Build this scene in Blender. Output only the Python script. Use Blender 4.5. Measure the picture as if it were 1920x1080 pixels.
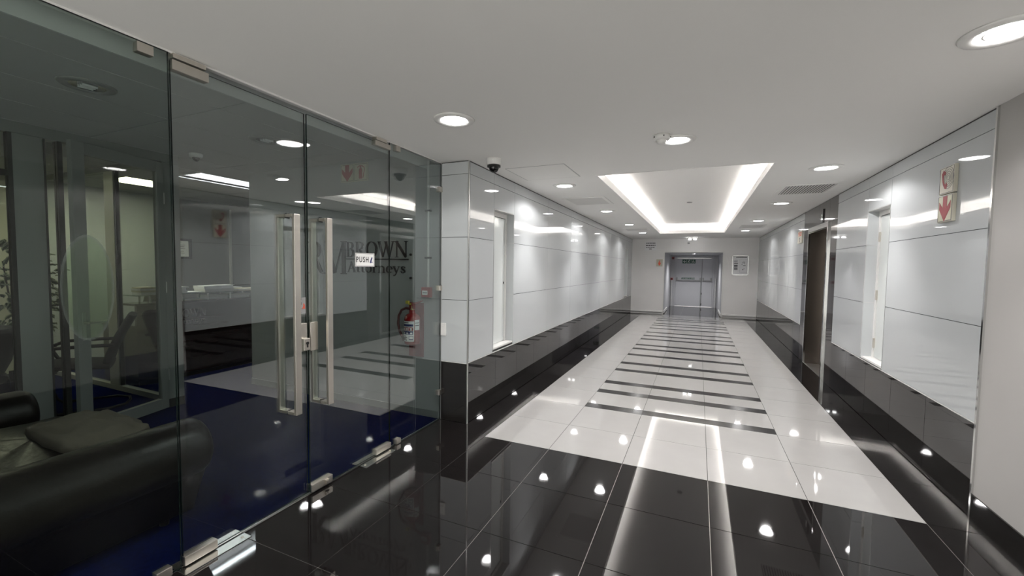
import bpy, math, random
from mathutils import Vector, Matrix, Euler

for o in list(bpy.data.objects):
    bpy.data.objects.remove(o, do_unlink=True)
S = bpy.context.scene
COL = S.collection
random.seed(4)
PI = math.pi

# ------------------------------------------------------------------ camera, world, exposure
cam = bpy.data.objects.new('camera', bpy.data.cameras.new('camera'))
COL.objects.link(cam)
_R = Vector((0.91420336, 0.40502958, 0.01353706))
_U = Vector((-0.03300537, 0.04112142, 0.99860887))
_F = Vector((-0.40390946, 0.91337838, -0.05096149))
cam.matrix_world = Matrix(((_R.x, _U.x, -_F.x, 1.69058867), (_R.y, _U.y, -_F.y, -3.26974515),
                           (_R.z, _U.z, -_F.z, 1.51428396), (0, 0, 0, 1)))
cam.data.sensor_width = 36.0
cam.data.lens = 788.8428 * 36.0 / 1920.0
cam.data.clip_start = 0.05
S.camera = cam

world = bpy.data.worlds.new('world')
S.world = world
world.use_nodes = True
world.node_tree.nodes['Background'].inputs[0].default_value = (1.0, 0.965, 0.93, 1)
world.node_tree.nodes['Background'].inputs[1].default_value = 1.5
S.view_settings.view_transform = 'Standard'
S.view_settings.look = 'None'
S.view_settings.gamma = 1.0
S.view_settings.use_curve_mapping = False
S.view_settings.exposure = 1.3

SPOT_W = 16.0        # wide glow of each lit corridor downlight
BEAM_W = 34.0        # its narrower beam
LENS_E = 9.0        # its glowing lens
COVE_E = 13.5        # LED strips in the corridor coffer
TROUGH_E = 9.0      # LED strip over the reception desk
PANEL_E = 1.6        # fluorescent panels in the back offices

H = 2.498            # corridor ceiling
H2 = 2.61            # reception ceiling
GX = -0.60           # glass partition plane
OX = -3.30           # office front wall plane
WY = 0.20            # reception end wall plane
FY = 11.6            # far wall plane
AY = 15.1            # back of the door alcove


def lx(y): return -0.294 - 0.0098 * (y - 0.229)      # left corridor wall line
def rx(y): return 3.2765 + 0.0074 * (y - 0.191)      # right corridor wall line


# ------------------------------------------------------------------ materials
MATS = {}


def mat(name, color, rough=0.5, metal=0.0, spec=0.5, emit=None, es=0.0, bump=0.0, bscale=60.0, var=0.0, vscale=6.0, coat=0.0,
        rvar=0.0, stretch=None):
    m = bpy.data.materials.new(name)
    m.use_nodes = True
    nt = m.node_tree
    b = nt.nodes['Principled BSDF']
    b.inputs['Base Color'].default_value = (*color, 1)
    b.inputs['Roughness'].default_value = rough
    b.inputs['Metallic'].default_value = metal
    b.inputs['Specular IOR Level'].default_value = spec
    b.inputs['Coat Weight'].default_value = coat
    if emit:
        b.inputs['Emission Color'].default_value = (*emit, 1)
        b.inputs['Emission Strength'].default_value = es
    if bump or var or rvar:
        tc = nt.nodes.new('ShaderNodeTexCoord')
        mp = nt.nodes.new('ShaderNodeMapping')
        nt.links.new(tc.outputs['Object'], mp.inputs['Vector'])
        if stretch:
            mp.inputs['Scale'].default_value = stretch
    if bump:
        n = nt.nodes.new('ShaderNodeTexNoise')
        n.inputs['Scale'].default_value = bscale
        n.inputs['Detail'].default_value = 4
        nt.links.new(mp.outputs['Vector'], n.inputs['Vector'])
        bp = nt.nodes.new('ShaderNodeBump')
        bp.inputs['Strength'].default_value = bump
        bp.inputs['Distance'].default_value = 0.01
        nt.links.new(n.outputs['Fac'], bp.inputs['Height'])
        nt.links.new(bp.outputs['Normal'], b.inputs['Normal'])
    if var or rvar:
        n2 = nt.nodes.new('ShaderNodeTexNoise')
        n2.inputs['Scale'].default_value = vscale
        n2.inputs['Detail'].default_value = 5
        nt.links.new(mp.outputs['Vector'], n2.inputs['Vector'])
    if var:
        r = nt.nodes.new('ShaderNodeValToRGB')
        r.color_ramp.elements[0].color = (*[max(0, c * (1 - var)) for c in color], 1)
        r.color_ramp.elements[1].color = (*[min(1, c * (1 + var)) for c in color], 1)
        r.color_ramp.elements[0].position = 0.3
        r.color_ramp.elements[1].position = 0.7
        nt.links.new(n2.outputs['Fac'], r.inputs['Fac'])
        nt.links.new(r.outputs['Color'], b.inputs['Base Color'])
    if rvar:
        mr = nt.nodes.new('ShaderNodeMapRange')
        mr.inputs['To Min'].default_value = max(0.0, rough - rvar)
        mr.inputs['To Max'].default_value = rough + rvar
        nt.links.new(n2.outputs['Fac'], mr.inputs['Value'])
        nt.links.new(mr.outputs['Result'], b.inputs['Roughness'])
    MATS[name] = m
    return m


def thin_glass(name, tint, frost=0.0, fcol=(0.5, 0.55, 0.5), ior=1.52):
    """clear sheet: straight-through transmission plus Fresnel mirror on both faces; optional printed/frosted film"""
    m = bpy.data.materials.new(name)
    m.use_nodes = True
    nt = m.node_tree
    nt.nodes.remove(nt.nodes['Principled BSDF'])
    out = nt.nodes['Material Output']
    geo = nt.nodes.new('ShaderNodeNewGeometry')
    mr = nt.nodes.new('ShaderNodeMapRange')
    mr.inputs['To Min'].default_value = ior
    mr.inputs['To Max'].default_value = 1 / ior
    nt.links.new(geo.outputs['Backfacing'], mr.inputs['Value'])
    fr = nt.nodes.new('ShaderNodeFresnel')
    nt.links.new(mr.outputs['Result'], fr.inputs['IOR'])
    tr = nt.nodes.new('ShaderNodeBsdfTransparent')
    tr.inputs['Color'].default_value = (*tint, 1)
    gl = nt.nodes.new('ShaderNodeBsdfGlossy')
    gl.inputs['Roughness'].default_value = 0.0
    gl.inputs['Color'].default_value = (1, 1, 1, 1)
    base = tr
    if frost:
        df = nt.nodes.new('ShaderNodeBsdfDiffuse')
        df.inputs['Color'].default_value = (*fcol, 1)
        mx0 = nt.nodes.new('ShaderNodeMixShader')
        mx0.inputs['Fac'].default_value = frost
        nt.links.new(tr.outputs['BSDF'], mx0.inputs[1])
        nt.links.new(df.outputs['BSDF'], mx0.inputs[2])
        base = mx0
    mx = nt.nodes.new('ShaderNodeMixShader')
    nt.links.new(fr.outputs['Fac'], mx.inputs['Fac'])
    nt.links.new(base.outputs[0], mx.inputs[1])
    nt.links.new(gl.outputs['BSDF'], mx.inputs[2])
    nt.links.new(mx.outputs['Shader'], out.inputs['Surface'])
    MATS[name] = m
    return m


plaster = mat('white_plaster', (0.87, 0.855, 0.845), 0.75, bump=0.02, bscale=120, var=0.02, vscale=2)  # lightened copy, makes up in colour for weak light on the far wall
plaster_n = mat('dimmed_plaster', (0.49, 0.475, 0.46), 0.75, bump=0.02, bscale=120, var=0.02, vscale=2)  # same plaster darkened, dimmer light on the near wall put into the colour
ceil_m = mat('ceiling_paint', (0.88, 0.87, 0.85), 0.8, bump=0.015, bscale=90)
coffer_m = mat('coffer_paint', (0.88, 0.87, 0.86), 0.8, bump=0.012, bscale=70)
white_tile = mat('white_porcelain', (0.425, 0.415, 0.402), 0.035, spec=0.5, var=0.02, vscale=5)
black_tile = mat('black_porcelain', (0.010, 0.0085, 0.0085), 0.03, spec=0.5, var=0.12, vscale=9)
grey_tile = mat('charcoal_porcelain', (0.015, 0.013, 0.013), 0.18, spec=0.25, var=0.12, vscale=9)
grout_l = mat('light_grout', (0.42, 0.40, 0.38), 0.9)
grout_d = mat('dark_grout', (0.05, 0.047, 0.045), 0.9)
wall_glass = mat('white_backed_glass', (0.55, 0.572, 0.582), 0.006, spec=0.55, var=0.01, vscale=2)
dado_glass = mat('black_backed_glass', (0.012, 0.0105, 0.010), 0.02, spec=0.75)
joint_m = mat('dark_joint', (0.05, 0.05, 0.05), 0.8)
chrome = mat('polished_chrome', (0.75, 0.75, 0.74), 0.08, 1.0)
alu = mat('satin_aluminium', (0.62, 0.62, 0.61), 0.32, 1.0)
steel = mat('brushed_steel', (0.66, 0.62, 0.56), 0.34, 1.0, var=0.06, vscale=4)
lift_steel = mat('dark_lift_steel', (0.20, 0.175, 0.155), 0.26, 1.0, var=0.04, vscale=3)
lift_stone = mat('dark_lift_surround', (0.05, 0.045, 0.043), 0.05, spec=0.7)
glass = thin_glass('partition_glass', (0.86, 0.90, 0.89), ior=1.95)
glass_side = thin_glass('fixed_panel_glass', (0.84, 0.88, 0.86), ior=1.36)
glass_office = thin_glass('office_glass', (0.92, 0.935, 0.925))
glass_edge = mat('glass_edge_green', (0.012, 0.02, 0.018), 0.15)
white_plastic = mat('white_plastic', (0.82, 0.81, 0.79), 0.4)
grey_plastic = mat('grey_plastic', (0.35, 0.35, 0.35), 0.45)
black_plastic = mat('black_plastic', (0.012, 0.012, 0.013), 0.35)
black_gloss = mat('black_dome', (0.006, 0.006, 0.007), 0.05)
lens_m = mat('lit_lens', (0.9, 0.9, 0.9), 0.4, emit=(1.0, 0.98, 0.97), es=LENS_E)
led_m = mat('led_strip', (0.9, 0.9, 0.9), 0.4, emit=(1.0, 0.97, 0.93), es=COVE_E)
trough_m = mat('trough_led', (0.9, 0.9, 0.9), 0.4, emit=(0.93, 0.95, 1.0), es=TROUGH_E)
panel_lit = mat('warm_light_panel', (0.9, 0.9, 0.9), 0.4, emit=(1.0, 0.95, 0.68), es=PANEL_E * 4)
panel_cool = mat('cool_light_panel', (0.9, 0.9, 0.9), 0.4, emit=(0.9, 0.96, 1.0), es=PANEL_E * 4)
emerg_m = mat('emergency_lens', (0.9, 0.9, 0.9), 0.4, emit=(1, 1, 1), es=6)
lamp_off = mat('unlit_reflector', (0.35, 0.35, 0.36), 0.18, 1.0)
lamp_glass = mat('unlit_lamp_tube', (0.75, 0.76, 0.78), 0.2)
carpet = mat('navy_carpet', (0.0025, 0.0065, 0.05), 1.0, spec=0.0, bump=0.3, bscale=260, var=0.25, vscale=40)
rec_wall = mat('grey_reception_paint', (0.38, 0.385, 0.392), 0.7, bump=0.02, bscale=100)
rec_ceil = mat('mineral_ceiling_tile', (0.6, 0.6, 0.605), 0.9, bump=0.05, bscale=200)
back_wall_m = mat('white_office_paint', (0.62, 0.63, 0.62), 0.75)
cream_wall_m = mat('cream_office_paint', (0.60, 0.58, 0.46), 0.75)
office_alu = mat('grey_aluminium_frame', (0.30, 0.315, 0.31), 0.45, 0.35)
office_dark = mat('dark_gasket', (0.03, 0.032, 0.03), 0.6)
leather = mat('dark_brown_leather', (0.010, 0.008, 0.0065), 0.36, spec=0.35, bump=0.22, bscale=26, var=0.3, vscale=5, rvar=0.08)
suede = mat('taupe_cushion_fabric', (0.14, 0.12, 0.095), 0.8, bump=0.12, bscale=30)
mahogany = mat('dark_mahogany', (0.022, 0.008, 0.007), 0.14, spec=0.5, var=0.35, vscale=4, stretch=(1, 0.4, 6))
black_fabric = mat('black_chair_fabric', (0.010, 0.010, 0.011), 0.8)
black_steel = mat('black_tube', (0.015, 0.015, 0.016), 0.25, 0.6)
olive_chair = mat('olive_brown_leather', (0.022, 0.020, 0.011), 0.5)
paper = mat('white_paper', (0.88, 0.88, 0.89), 0.7)
paper_w = mat('cream_paper', (0.66, 0.60, 0.47), 0.7)
shelf_glass = thin_glass('shelf_glass', (0.55, 0.66, 0.62))
leaf_m = mat('variegated_leaf', (0.055, 0.085, 0.035), 0.45, var=0.6, vscale=14)
leaf_edge = mat('pale_leaf_margin', (0.34, 0.38, 0.24), 0.5)
bark_m = mat('plant_stem', (0.06, 0.045, 0.03), 0.8)
pot_m = mat('dark_planter', (0.03, 0.03, 0.03), 0.5)
soil_m = mat('soil', (0.02, 0.015, 0.01), 0.95)
red_paint = mat('red_enamel', (0.27, 0.007, 0.010), 0.22, coat=0.3)
red_board = mat('red_backing_board', (0.20, 0.007, 0.014), 0.4)
red_plastic = mat('red_plastic', (0.36, 0.02, 0.02), 0.4)
red_ink = mat('red_ink', (0.34, 0.025, 0.035), 0.5)
orange_ink = mat('orange_red_ink', (0.75, 0.12, 0.06), 0.5)
blue_ink = mat('blue_ink', (0.02, 0.03, 0.16), 0.5)
black_ink = mat('black_ink', (0.012, 0.012, 0.014), 0.5)
letter_m = mat('black_acrylic_letter', (0.006, 0.006, 0.010), 0.3)
desk_letter = mat('dull_metal_letter', (0.30, 0.28, 0.27), 0.3, 0.8)
grey_ink = mat('grey_ink', (0.12, 0.12, 0.13), 0.5)
lum_sign = mat('photoluminescent_sign', (0.60, 0.58, 0.44), 0.35)
cream_sign = mat('cream_sign', (0.58, 0.55, 0.46), 0.4)
green_sign = mat('green_sign', (0.008, 0.085, 0.05), 0.4)
white_ink = mat('white_ink', (0.75, 0.76, 0.75), 0.45)
yellow_p = mat('yellow_tag', (0.62, 0.55, 0.08), 0.5)
brass = mat('brass_valve', (0.55, 0.45, 0.25), 0.3, 1.0)
hose_m = mat('dark_red_hose', (0.085, 0.012, 0.014), 0.5)
door_grey = mat('grey_fire_door', (0.6, 0.6, 0.63), 0.5, bump=0.01, bscale=60)
door_white = mat('white_door_gloss', (0.68, 0.71, 0.70), 0.08, spec=0.5)
pipe_white = mat('white_pipe', (0.66, 0.66, 0.65), 0.4)
vent_m = mat('grey_grille', (0.72, 0.71, 0.69), 0.5)
vent_dark = mat('dark_duct', (0.035, 0.035, 0.035), 0.9)
poster_bg = mat('poster_print', (0.80, 0.80, 0.82), 0.3)
frost_m = thin_glass('oval_film', (0.62, 0.74, 0.60), 0.10, (0.25, 0.32, 0.20))
frost_ring = thin_glass('oval_film_rim', (0.70, 0.76, 0.72), 0.20, (0.45, 0.47, 0.45))
plate_m = mat('worn_steel_plate', (0.55, 0.55, 0.52), 0.22, 1.0, rvar=0.1, vscale=40)


# ------------------------------------------------------------------ mesh builder
class MB:
    def __init__(s): s.v = []; s.f = []; s.mi = []; s.sm = []

    def add(s, vs, fs, m=0, smooth=False):
        o = len(s.v)
        s.v += [tuple(p) for p in vs]
        for f in fs:
            s.f.append(tuple(i + o for i in f)); s.mi.append(m); s.sm.append(smooth)
        return s

    def hexa(s, p, m=0):      # p: 4 bottom (ccw seen from above), 4 top
        return s.add(p, [(3, 2, 1, 0), (4, 5, 6, 7), (0, 1, 5, 4), (1, 2, 6, 5), (2, 3, 7, 6), (3, 0, 4, 7)], m)

    def box(s, x0, x1, y0, y1, z0, z1, m=0):
        return s.hexa([(x0, y0, z0), (x1, y0, z0), (x1, y1, z0), (x0, y1, z0), (x0, y0, z1), (x1, y0, z1), (x1, y1, z1), (x0, y1, z1)], m)

    def cyl(s, p0, p1, r0, r1=None, n=16, m=0, caps=True, smooth=True):
        r1 = r0 if r1 is None else r1
        p0 = Vector(p0); p1 = Vector(p1)
        d = (p1 - p0).normalized()
        a = d.orthogonal().normalized(); b = d.cross(a)
        vs = []
        for p, r in ((p0, r0), (p1, r1)):
            for i in range(n):
                t = 2 * PI * i / n
                vs.append(p + a * (r * math.cos(t)) + b * (r * math.sin(t)))
        s.add(vs, [(i, (i + 1) % n, n + (i + 1) % n, n + i) for i in range(n)], m, smooth)
        if caps:
            s.add(vs[:n], [tuple(reversed(range(n)))], m)
            s.add(vs[n:], [tuple(range(n))], m)
        return s

    def lathe(s, prof, c, n=24, m=0, axis='z', smooth=True, close=False):
        c = Vector(c); vs = []
        for r, h in prof:
            for i in range(n):
                t = 2 * PI * i / n
                q = (r * math.cos(t), r * math.sin(t), h)
                if axis == 'x': q = (h, q[0], q[1])
                if axis == 'y': q = (q[1], h, q[0])
                vs.append(c + Vector(q))
        fs = []
        k = len(prof)
        for j in range(k - 1 + (1 if close else 0)):
            a = j * n; b = ((j + 1) % k) * n
            for i in range(n):
                fs.append((a + i, a + (i + 1) % n, b + (i + 1) % n, b + i))
        s.add(vs, fs, m, smooth)
        return s

    def tube(s, pts, r, n=8, m=0, caps=True):
        pts = [Vector(p) for p in pts]
        rs = r if isinstance(r, (list, tuple)) else [r] * len(pts)
        vs = []; prev = None
        for i, p in enumerate(pts):
            d = (pts[min(i + 1, len(pts) - 1)] - pts[max(i - 1, 0)]).normalized()
            if prev is None: a = d.orthogonal().normalized()
            else:
                a = prev - d * prev.dot(d)
                a = a.normalized() if a.length > 1e-6 else d.orthogonal().normalized()
            prev = a; b = d.cross(a)
            for k in range(n):
                t = 2 * PI * k / n
                vs.append(p + a * (rs[i] * math.cos(t)) + b * (rs[i] * math.sin(t)))
        fs = []
        for i in range(len(pts) - 1):
            for k in range(n):
                fs.append((i * n + k, i * n + (k + 1) % n, (i + 1) * n + (k + 1) % n, (i + 1) * n + k))
        s.add(vs, fs, m, True)
        if caps:
            s.add(vs[:n], [tuple(reversed(range(n)))], m)
            s.add(vs[-n:], [tuple(range(n))], m)
        return s

    def prism(s, poly, o, ux, uy, depth, m=0):
        """flat polygon (2D, ccw) placed at o with axes ux, uy, extruded by depth along ux x uy"""
        o = Vector(o); ux = Vector(ux); uy = Vector(uy); n = ux.cross(uy).normalized()
        a = [o + ux * x + uy * y for x, y in poly]
        b = [p + n * depth for p in a]
        k = len(a)
        s.add(a + b, [tuple(reversed(range(k))), tuple(range(k, 2 * k))] + [(i, (i + 1) % k, k + (i + 1) % k, k + i) for i in range(k)], m)
        return s

    def ribbon(s, pts, o, ux, uy, depth, m=0):
        """stroke with a width per point: pts = [(x, y, w)]"""
        o = Vector(o); ux = Vector(ux); uy = Vector(uy); n = ux.cross(uy).normalized()
        P = [Vector((p[0], p[1])) for p in pts]
        L = []; Rr = []
        for i, p in enumerate(P):
            d = P[min(i + 1, len(P) - 1)] - P[max(i - 1, 0)]
            d = d.normalized() if d.length > 1e-9 else Vector((1, 0))
            q = Vector((-d.y, d.x)) * (pts[i][2] / 2)
            L.append(p + q); Rr.append(p - q)
        for i in range(len(P) - 1):
            s.prism([Rr[i][:], Rr[i + 1][:], L[i + 1][:], L[i][:]], o, ux, uy, depth, m)
        return s

    def sphere(s, c, rx_, ry_, rz_, nu=16, nv=10, m=0, v0=0.0, v1=PI):
        vs = []; fs = []
        for j in range(nv + 1):
            ph = v0 + (v1 - v0) * j / nv
            for i in range(nu):
                t = 2 * PI * i / nu
                vs.append((c[0] + rx_ * math.sin(ph) * math.cos(t), c[1] + ry_ * math.sin(ph) * math.sin(t), c[2] + rz_ * math.cos(ph)))
        for j in range(nv):
            for i in range(nu):
                fs.append((j * nu + i, (j + 1) * nu + i, (j + 1) * nu + (i + 1) % nu, j * nu + (i + 1) % nu))
        return s.add(vs, fs, m, True)

    def build(s, name, mats, parent=None, bevel=0.0, segs=2, smooth=None, sub=0, solid=0):
        if not isinstance(mats, (list, tuple)): mats = [mats]
        me = bpy.data.meshes.new(name)
        off = parent_origin(parent)
        me.from_pydata([(x - off.x, y - off.y, z - off.z) for x, y, z in s.v], [], s.f)
        for m in mats: me.materials.append(m or MATS['office_glass'])
        me.polygons.foreach_set('material_index', s.mi)
        me.polygons.foreach_set('use_smooth', s.sm if smooth is None else [smooth] * len(s.f))
        me.update()
        o = bpy.data.objects.new(name, me)
        COL.objects.link(o)
        if parent: o.parent = parent
        if bevel:
            b = o.modifiers.new('bevel', 'BEVEL'); b.width = bevel; b.segments = segs; b.limit_method = 'ANGLE'
        if sub:
            q = o.modifiers.new('subdivision', 'SUBSURF'); q.levels = sub; q.render_levels = sub
        return o


def parent_origin(p):
    v = Vector((0, 0, 0))
    while p is not None:
        v += p.location; p = p.parent
    return v


def tag(o, label=None, cat=None, group=None, kind=None):
    if label: o['label'] = label
    if cat: o['category'] = cat
    if group: o['group'] = group
    if kind: o['kind'] = kind
    return o


def thing(name, label, cat, loc=(0, 0, 0), group=None, kind=None):
    o = bpy.data.objects.new(name, None)
    o.empty_display_size = 0.1
    o.location = loc
    COL.objects.link(o)
    return tag(o, label, cat, group, kind)


def struct(name, mb, mats, parent=None, label=None, cat=None, bevel=0.0):
    o = mb.build(name, mats, parent, bevel=bevel)
    if parent is None:
        tag(o, label, cat, None, 'structure')
    return o


def copy_tree(o, parent=None):
    c = o.copy(); COL.objects.link(c)
    if parent: c.parent = parent
    for ch in list(o.children): copy_tree(ch, c)
    return c


def box_obj(name, m, parent, x0, x1, y0, y1, z0, z1, bevel=0.0):
    return MB().box(x0, x1, y0, y1, z0, z1).build(name, m, parent, bevel=bevel)


def text_polys(body, size, extrude=0.0, align='CENTER', bold=0.014):
    cu = bpy.data.curves.new('lettering', 'FONT')
    cu.body = body; cu.size = size; cu.extrude = extrude; cu.offset = bold * size / 1.0
    cu.align_x = align; cu.align_y = 'CENTER'; cu.resolution_u = 3
    ob = bpy.data.objects.new('lettering', cu)
    COL.objects.link(ob)
    bpy.context.view_layer.update()
    me = bpy.data.meshes.new_from_object(ob.evaluated_get(bpy.context.evaluated_depsgraph_get()))
    vs = [v.co.copy() for v in me.vertices]; fs = [tuple(p.vertices) for p in me.polygons]
    bpy.data.objects.remove(ob); bpy.data.meshes.remove(me); bpy.data.curves.remove(cu)
    return vs, fs


def add_text(mb, body, size, o, ux, uy, m=0, sx=1.0):
    vs, fs = text_polys(body, size)
    o = Vector(o); ux = Vector(ux); uy = Vector(uy)
    mb.add([o + ux * (v.x * sx) + uy * v.y for v in vs], fs, m)


# a box lying on one of the two slightly splayed corridor walls; d = distance proud of the wall line into the corridor
def wpt(side, y, d):
    return (lx(y) + d) if side == 'L' else (rx(y) - d)


def wall_hexa(mb, side, y0, y1, z0, z1, d0, d1, m=0):
    a, b = (d0, d1) if side == 'L' else (d1, d0)
    p = [(wpt(side, y0, a), y0), (wpt(side, y0, b), y0), (wpt(side, y1, b), y1), (wpt(side, y1, a), y1)]
    mb.hexa([(x, y, z0) for x, y in p] + [(x, y, z1) for x, y in p], m)
    return mb


# ------------------------------------------------------------------ floor: every tile its own piece
floor = struct('floor', MB().box(-0.66, 3.6, -5.6, 15.2, -0.12, -0.004), grout_l)
MB().box(0.0, 3.0, 0.0, 11.36, -0.0041, -0.0025).build('grout_bed', grout_d, floor)
G = 0.0022


def tile(x0, x1, y0, y1, m, g=G, name='tile'):
    MB().box(x0 + g, x1 - g, y0 + g, y1 - g, -0.0035, 0.0).build(name, m, floor, bevel=0)


STR = [1.2, 1.8, 2.25, 3.0, 3.5, 4.22, 4.83, 5.27, 6.03, 6.53, 7.08, 7.85, 8.43, 8.9, 9.63, 10.08]
SW = 0.147
for cx in (0.0, 2.4):
    y = 0.0
    while y < 11.35:
        y1 = min(y + 0.6, 11.36)
        tile(cx, cx + 0.6, y, y1, white_tile, 0.002); y += 0.6
edges = [(0.0, 0.6), (0.6, 1.2)] + [(STR[i] + SW, STR[i + 1]) for i in range(len(STR) - 1)] + [(STR[-1] + SW, 10.8), (10.8, 11.36)]
for cx in (0.6, 1.2, 1.8):
    for a, b in edges: tile(cx, cx + 0.6, a, b, white_tile, 0.002)
    for a in STR: tile(cx, cx + 0.6, a, a + SW, grey_tile, 0.0008, 'stripe_tile')
for j in range(8):                                  # black field towards the camera
    y1 = -0.6 * j; y0 = y1 - 0.6
    for i in range(-1, 6):
        x0 = 0.6 * i; x1 = min(x0 + 0.6, 3.29)
        tile(x0, x1, y0, y1, black_tile if j < 5 or i in (-1, 5) else white_tile)  # unseen white rows added to bounce light up to the ceiling
y = 0.0
while y < 11.5:                                     # black borders left and right of the white field
    y1 = min(y + 0.6, 11.6)
    tile(-0.46 if y > 0.3 else -0.6, 0.0, y, y1, black_tile)
    tile(3.0, 3.40, y, y1, black_tile); y += 0.6
for i in range(5): tile(0.6 * i, 0.6 * i + 0.6, 11.36, 11.6, black_tile)
for j in range(6):
    for i in range(3): tile(0.6 + 0.6 * i, 1.2 + 0.6 * i, 11.6 + 0.6 * j, min(15.15, 12.2 + 0.6 * j), black_tile)

carp = struct('floor_reception', MB().box(-7.2, GX - 0.012, -5.6, 3.4, -0.12, 0.0), carpet)
box_obj('threshold_strip', alu, carp, GX - 0.018, GX - 0.004, -5.5, 0.19, -0.003, 0.003)

# ------------------------------------------------------------------ ceiling with coffer
CX0, CX1, CY0, CY1 = 0.65, 2.31, 1.25, 9.31
cb = MB()
cb.box(-0.64, CX0, -5.6, FY + 0.1, H, H + 0.04).box(CX1, 3.6, -5.6, FY + 0.1, H, H + 0.04)
cb.box(CX0, CX1, -5.6, CY0, H, H + 0.04).box(CX0, CX1, CY1, FY + 0.1, H, H + 0.04)
ceiling = struct('ceiling', cb, ceil_m)
w = 0.28
cf = MB()
cf.box(CX0 - w, CX1 + w, CY0 - w, CY1 + w, H + 0.245, H + 0.27)
cf.box(CX0 - w - 0.02, CX0 - w, CY0 - w, CY1 + w, H + 0.04, H + 0.27).box(CX1 + w, CX1 + w + 0.02, CY0 - w, CY1 + w, H + 0.04, H + 0.27)
cf.box(CX0 - w, CX1 + w, CY0 - w - 0.02, CY0 - w, H + 0.04, H + 0.27).box(CX0 - w, CX1 + w, CY1 + w, CY1 + w + 0.02, H + 0.04, H + 0.27)
cf.build('coffer_recess', coffer_m, ceiling)
lip = MB()
t = 0.018
lip.box(CX0 - 0.006, CX0 + t, CY0 - 0.006, CY1 + 0.006, H - 0.003, H + 0.085).box(CX1 - t, CX1 + 0.006, CY0 - 0.006, CY1 + 0.006, H - 0.003, H + 0.085)
lip.box(CX0 + t, CX1 - t, CY0 - 0.006, CY0 + t, H - 0.003, H + 0.085).box(CX0 + t, CX1 - t, CY1 - t, CY1 + 0.006, H - 0.003, H + 0.085)
lip.build('coffer_lip', coffer_m, ceiling)
for nm, a in (('led', (CX0 - 0.055, CX0 - 0.022, CY0 - 0.055, CY1 + 0.055)), ('led', (CX1 + 0.022, CX1 + 0.055, CY0 - 0.055, CY1 + 0.055)),
              ('led', (CX0, CX1, CY0 - 0.055, CY0 - 0.022)), ('led', (CX0, CX1, CY1 + 0.022, CY1 + 0.055))):
    box_obj('led_strip', led_m, ceiling, *a, H + 0.041, H + 0.055)

# ------------------------------------------------------------------ corridor walls: backed glass panels
ROWS = [(0.592, 1.187), (1.187, 1.785), (1.785, 2.375), (2.375, 2.488)]
g2 = 0.0022


def panels(root, side, cols, rows, m, th=0.012, name='panel', d=0.0):
    for y0, y1 in cols:
        for z0, z1 in rows:
            wall_hexa(MB(), side, y0 + g2, y1 - g2, z0 + g2, z1 - g2, d, d + th).build(name, m, root)


def span(a, b, step):
    out = []; y = a
    n = max(1, round((b - a) / step))
    return [(a + (b - a) * i / n, a + (b - a) * (i + 1) / n) for i in range(n)]


# left
DL1 = (0.735, 1.285); DL2 = (10.0, 10.62); DZ = (0.615, 2.12)
wl = MB()
for y0, y1, z0, z1 in [(WY, DL1[0], 0, H), (DL1[0], DL1[1], 0, DZ[0]), (DL1[0], DL1[1], DZ[1], H), (DL1[1], DL2[0], 0, H),
                       (DL2[0], DL2[1], 0, DZ[0]), (DL2[0], DL2[1], DZ[1], H), (DL2[1], FY, 0, H)]:
    p = [(-0.58, y0), (lx(y0) - 0.012, y0), (lx(y1) - 0.012, y1), (-0.58, y1)]
    wl.hexa([(x, y, z0) for x, y in p] + [(x, y, z1) for x, y in p])
wl.box(-0.60, -0.58, DL1[0], DL1[1], 0, H).box(-0.60, -0.58, DL2[0], DL2[1], 0, H)  # unseen back plates added to stop light leaking through the door openings
wall_left = struct('wall_left', wl, joint_m)
for dcol in (DL1, DL2):
    panels(wall_left, 'L', [dcol], [(DZ[1], 2.375), (2.375, 2.488)], wall_glass, d=-0.012)
panels(wall_left, 'L', [(0.213, DL1[0])] + span(DL1[1], DL2[0], 1.22) + [(DL2[1], FY - 0.004)], ROWS, wall_glass, d=-0.012)
panels(wall_left, 'L', span(0.213, FY - 0.004, 0.6), [(0.004, 0.585)], dado_glass, name='dado_panel', d=-0.012)
wall_hexa(MB(), 'L', 0.2, FY - 0.004, 0.585, 0.591, -0.012, 0.001).build('dado_trim', white_plastic, wall_left)
wall_hexa(MB(), 'L', 0.2, FY - 0.004, 2.488, 2.497, -0.02, -0.004).build('shadow_gap', joint_m, wall_left)
# end face of the left wall, towards the camera
for z0, z1, m, nm in [(0.004, 0.578, dado_glass, 'dado_panel'), (0.584, 1.187, wall_glass, 'panel'), (1.187, 1.785, wall_glass, 'panel'),
                      (1.785, 2.375, wall_glass, 'panel'), (2.375, 2.49, wall_glass, 'panel')]:
    box_obj(nm, m, wall_left, -0.588, lx(0.2) - 0.006, WY - 0.012, WY, z0 + g2, z1 - g2)
box_obj('dado_trim', white_plastic, wall_left, -0.588, lx(0.2) - 0.004, WY - 0.013, WY, 0.579, 0.584)
cb = MB()
cb.box(lx(0.2) - 0.006, lx(0.2) + 0.002, WY - 0.014, WY + 0.006, 0.0, H - 0.004)
cb.build('corner_bead', alu, wall_left)
box_obj('edge_trim', alu, wall_left, -0.600, -0.588, WY - 0.014, WY, 0.0, H - 0.004)

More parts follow.
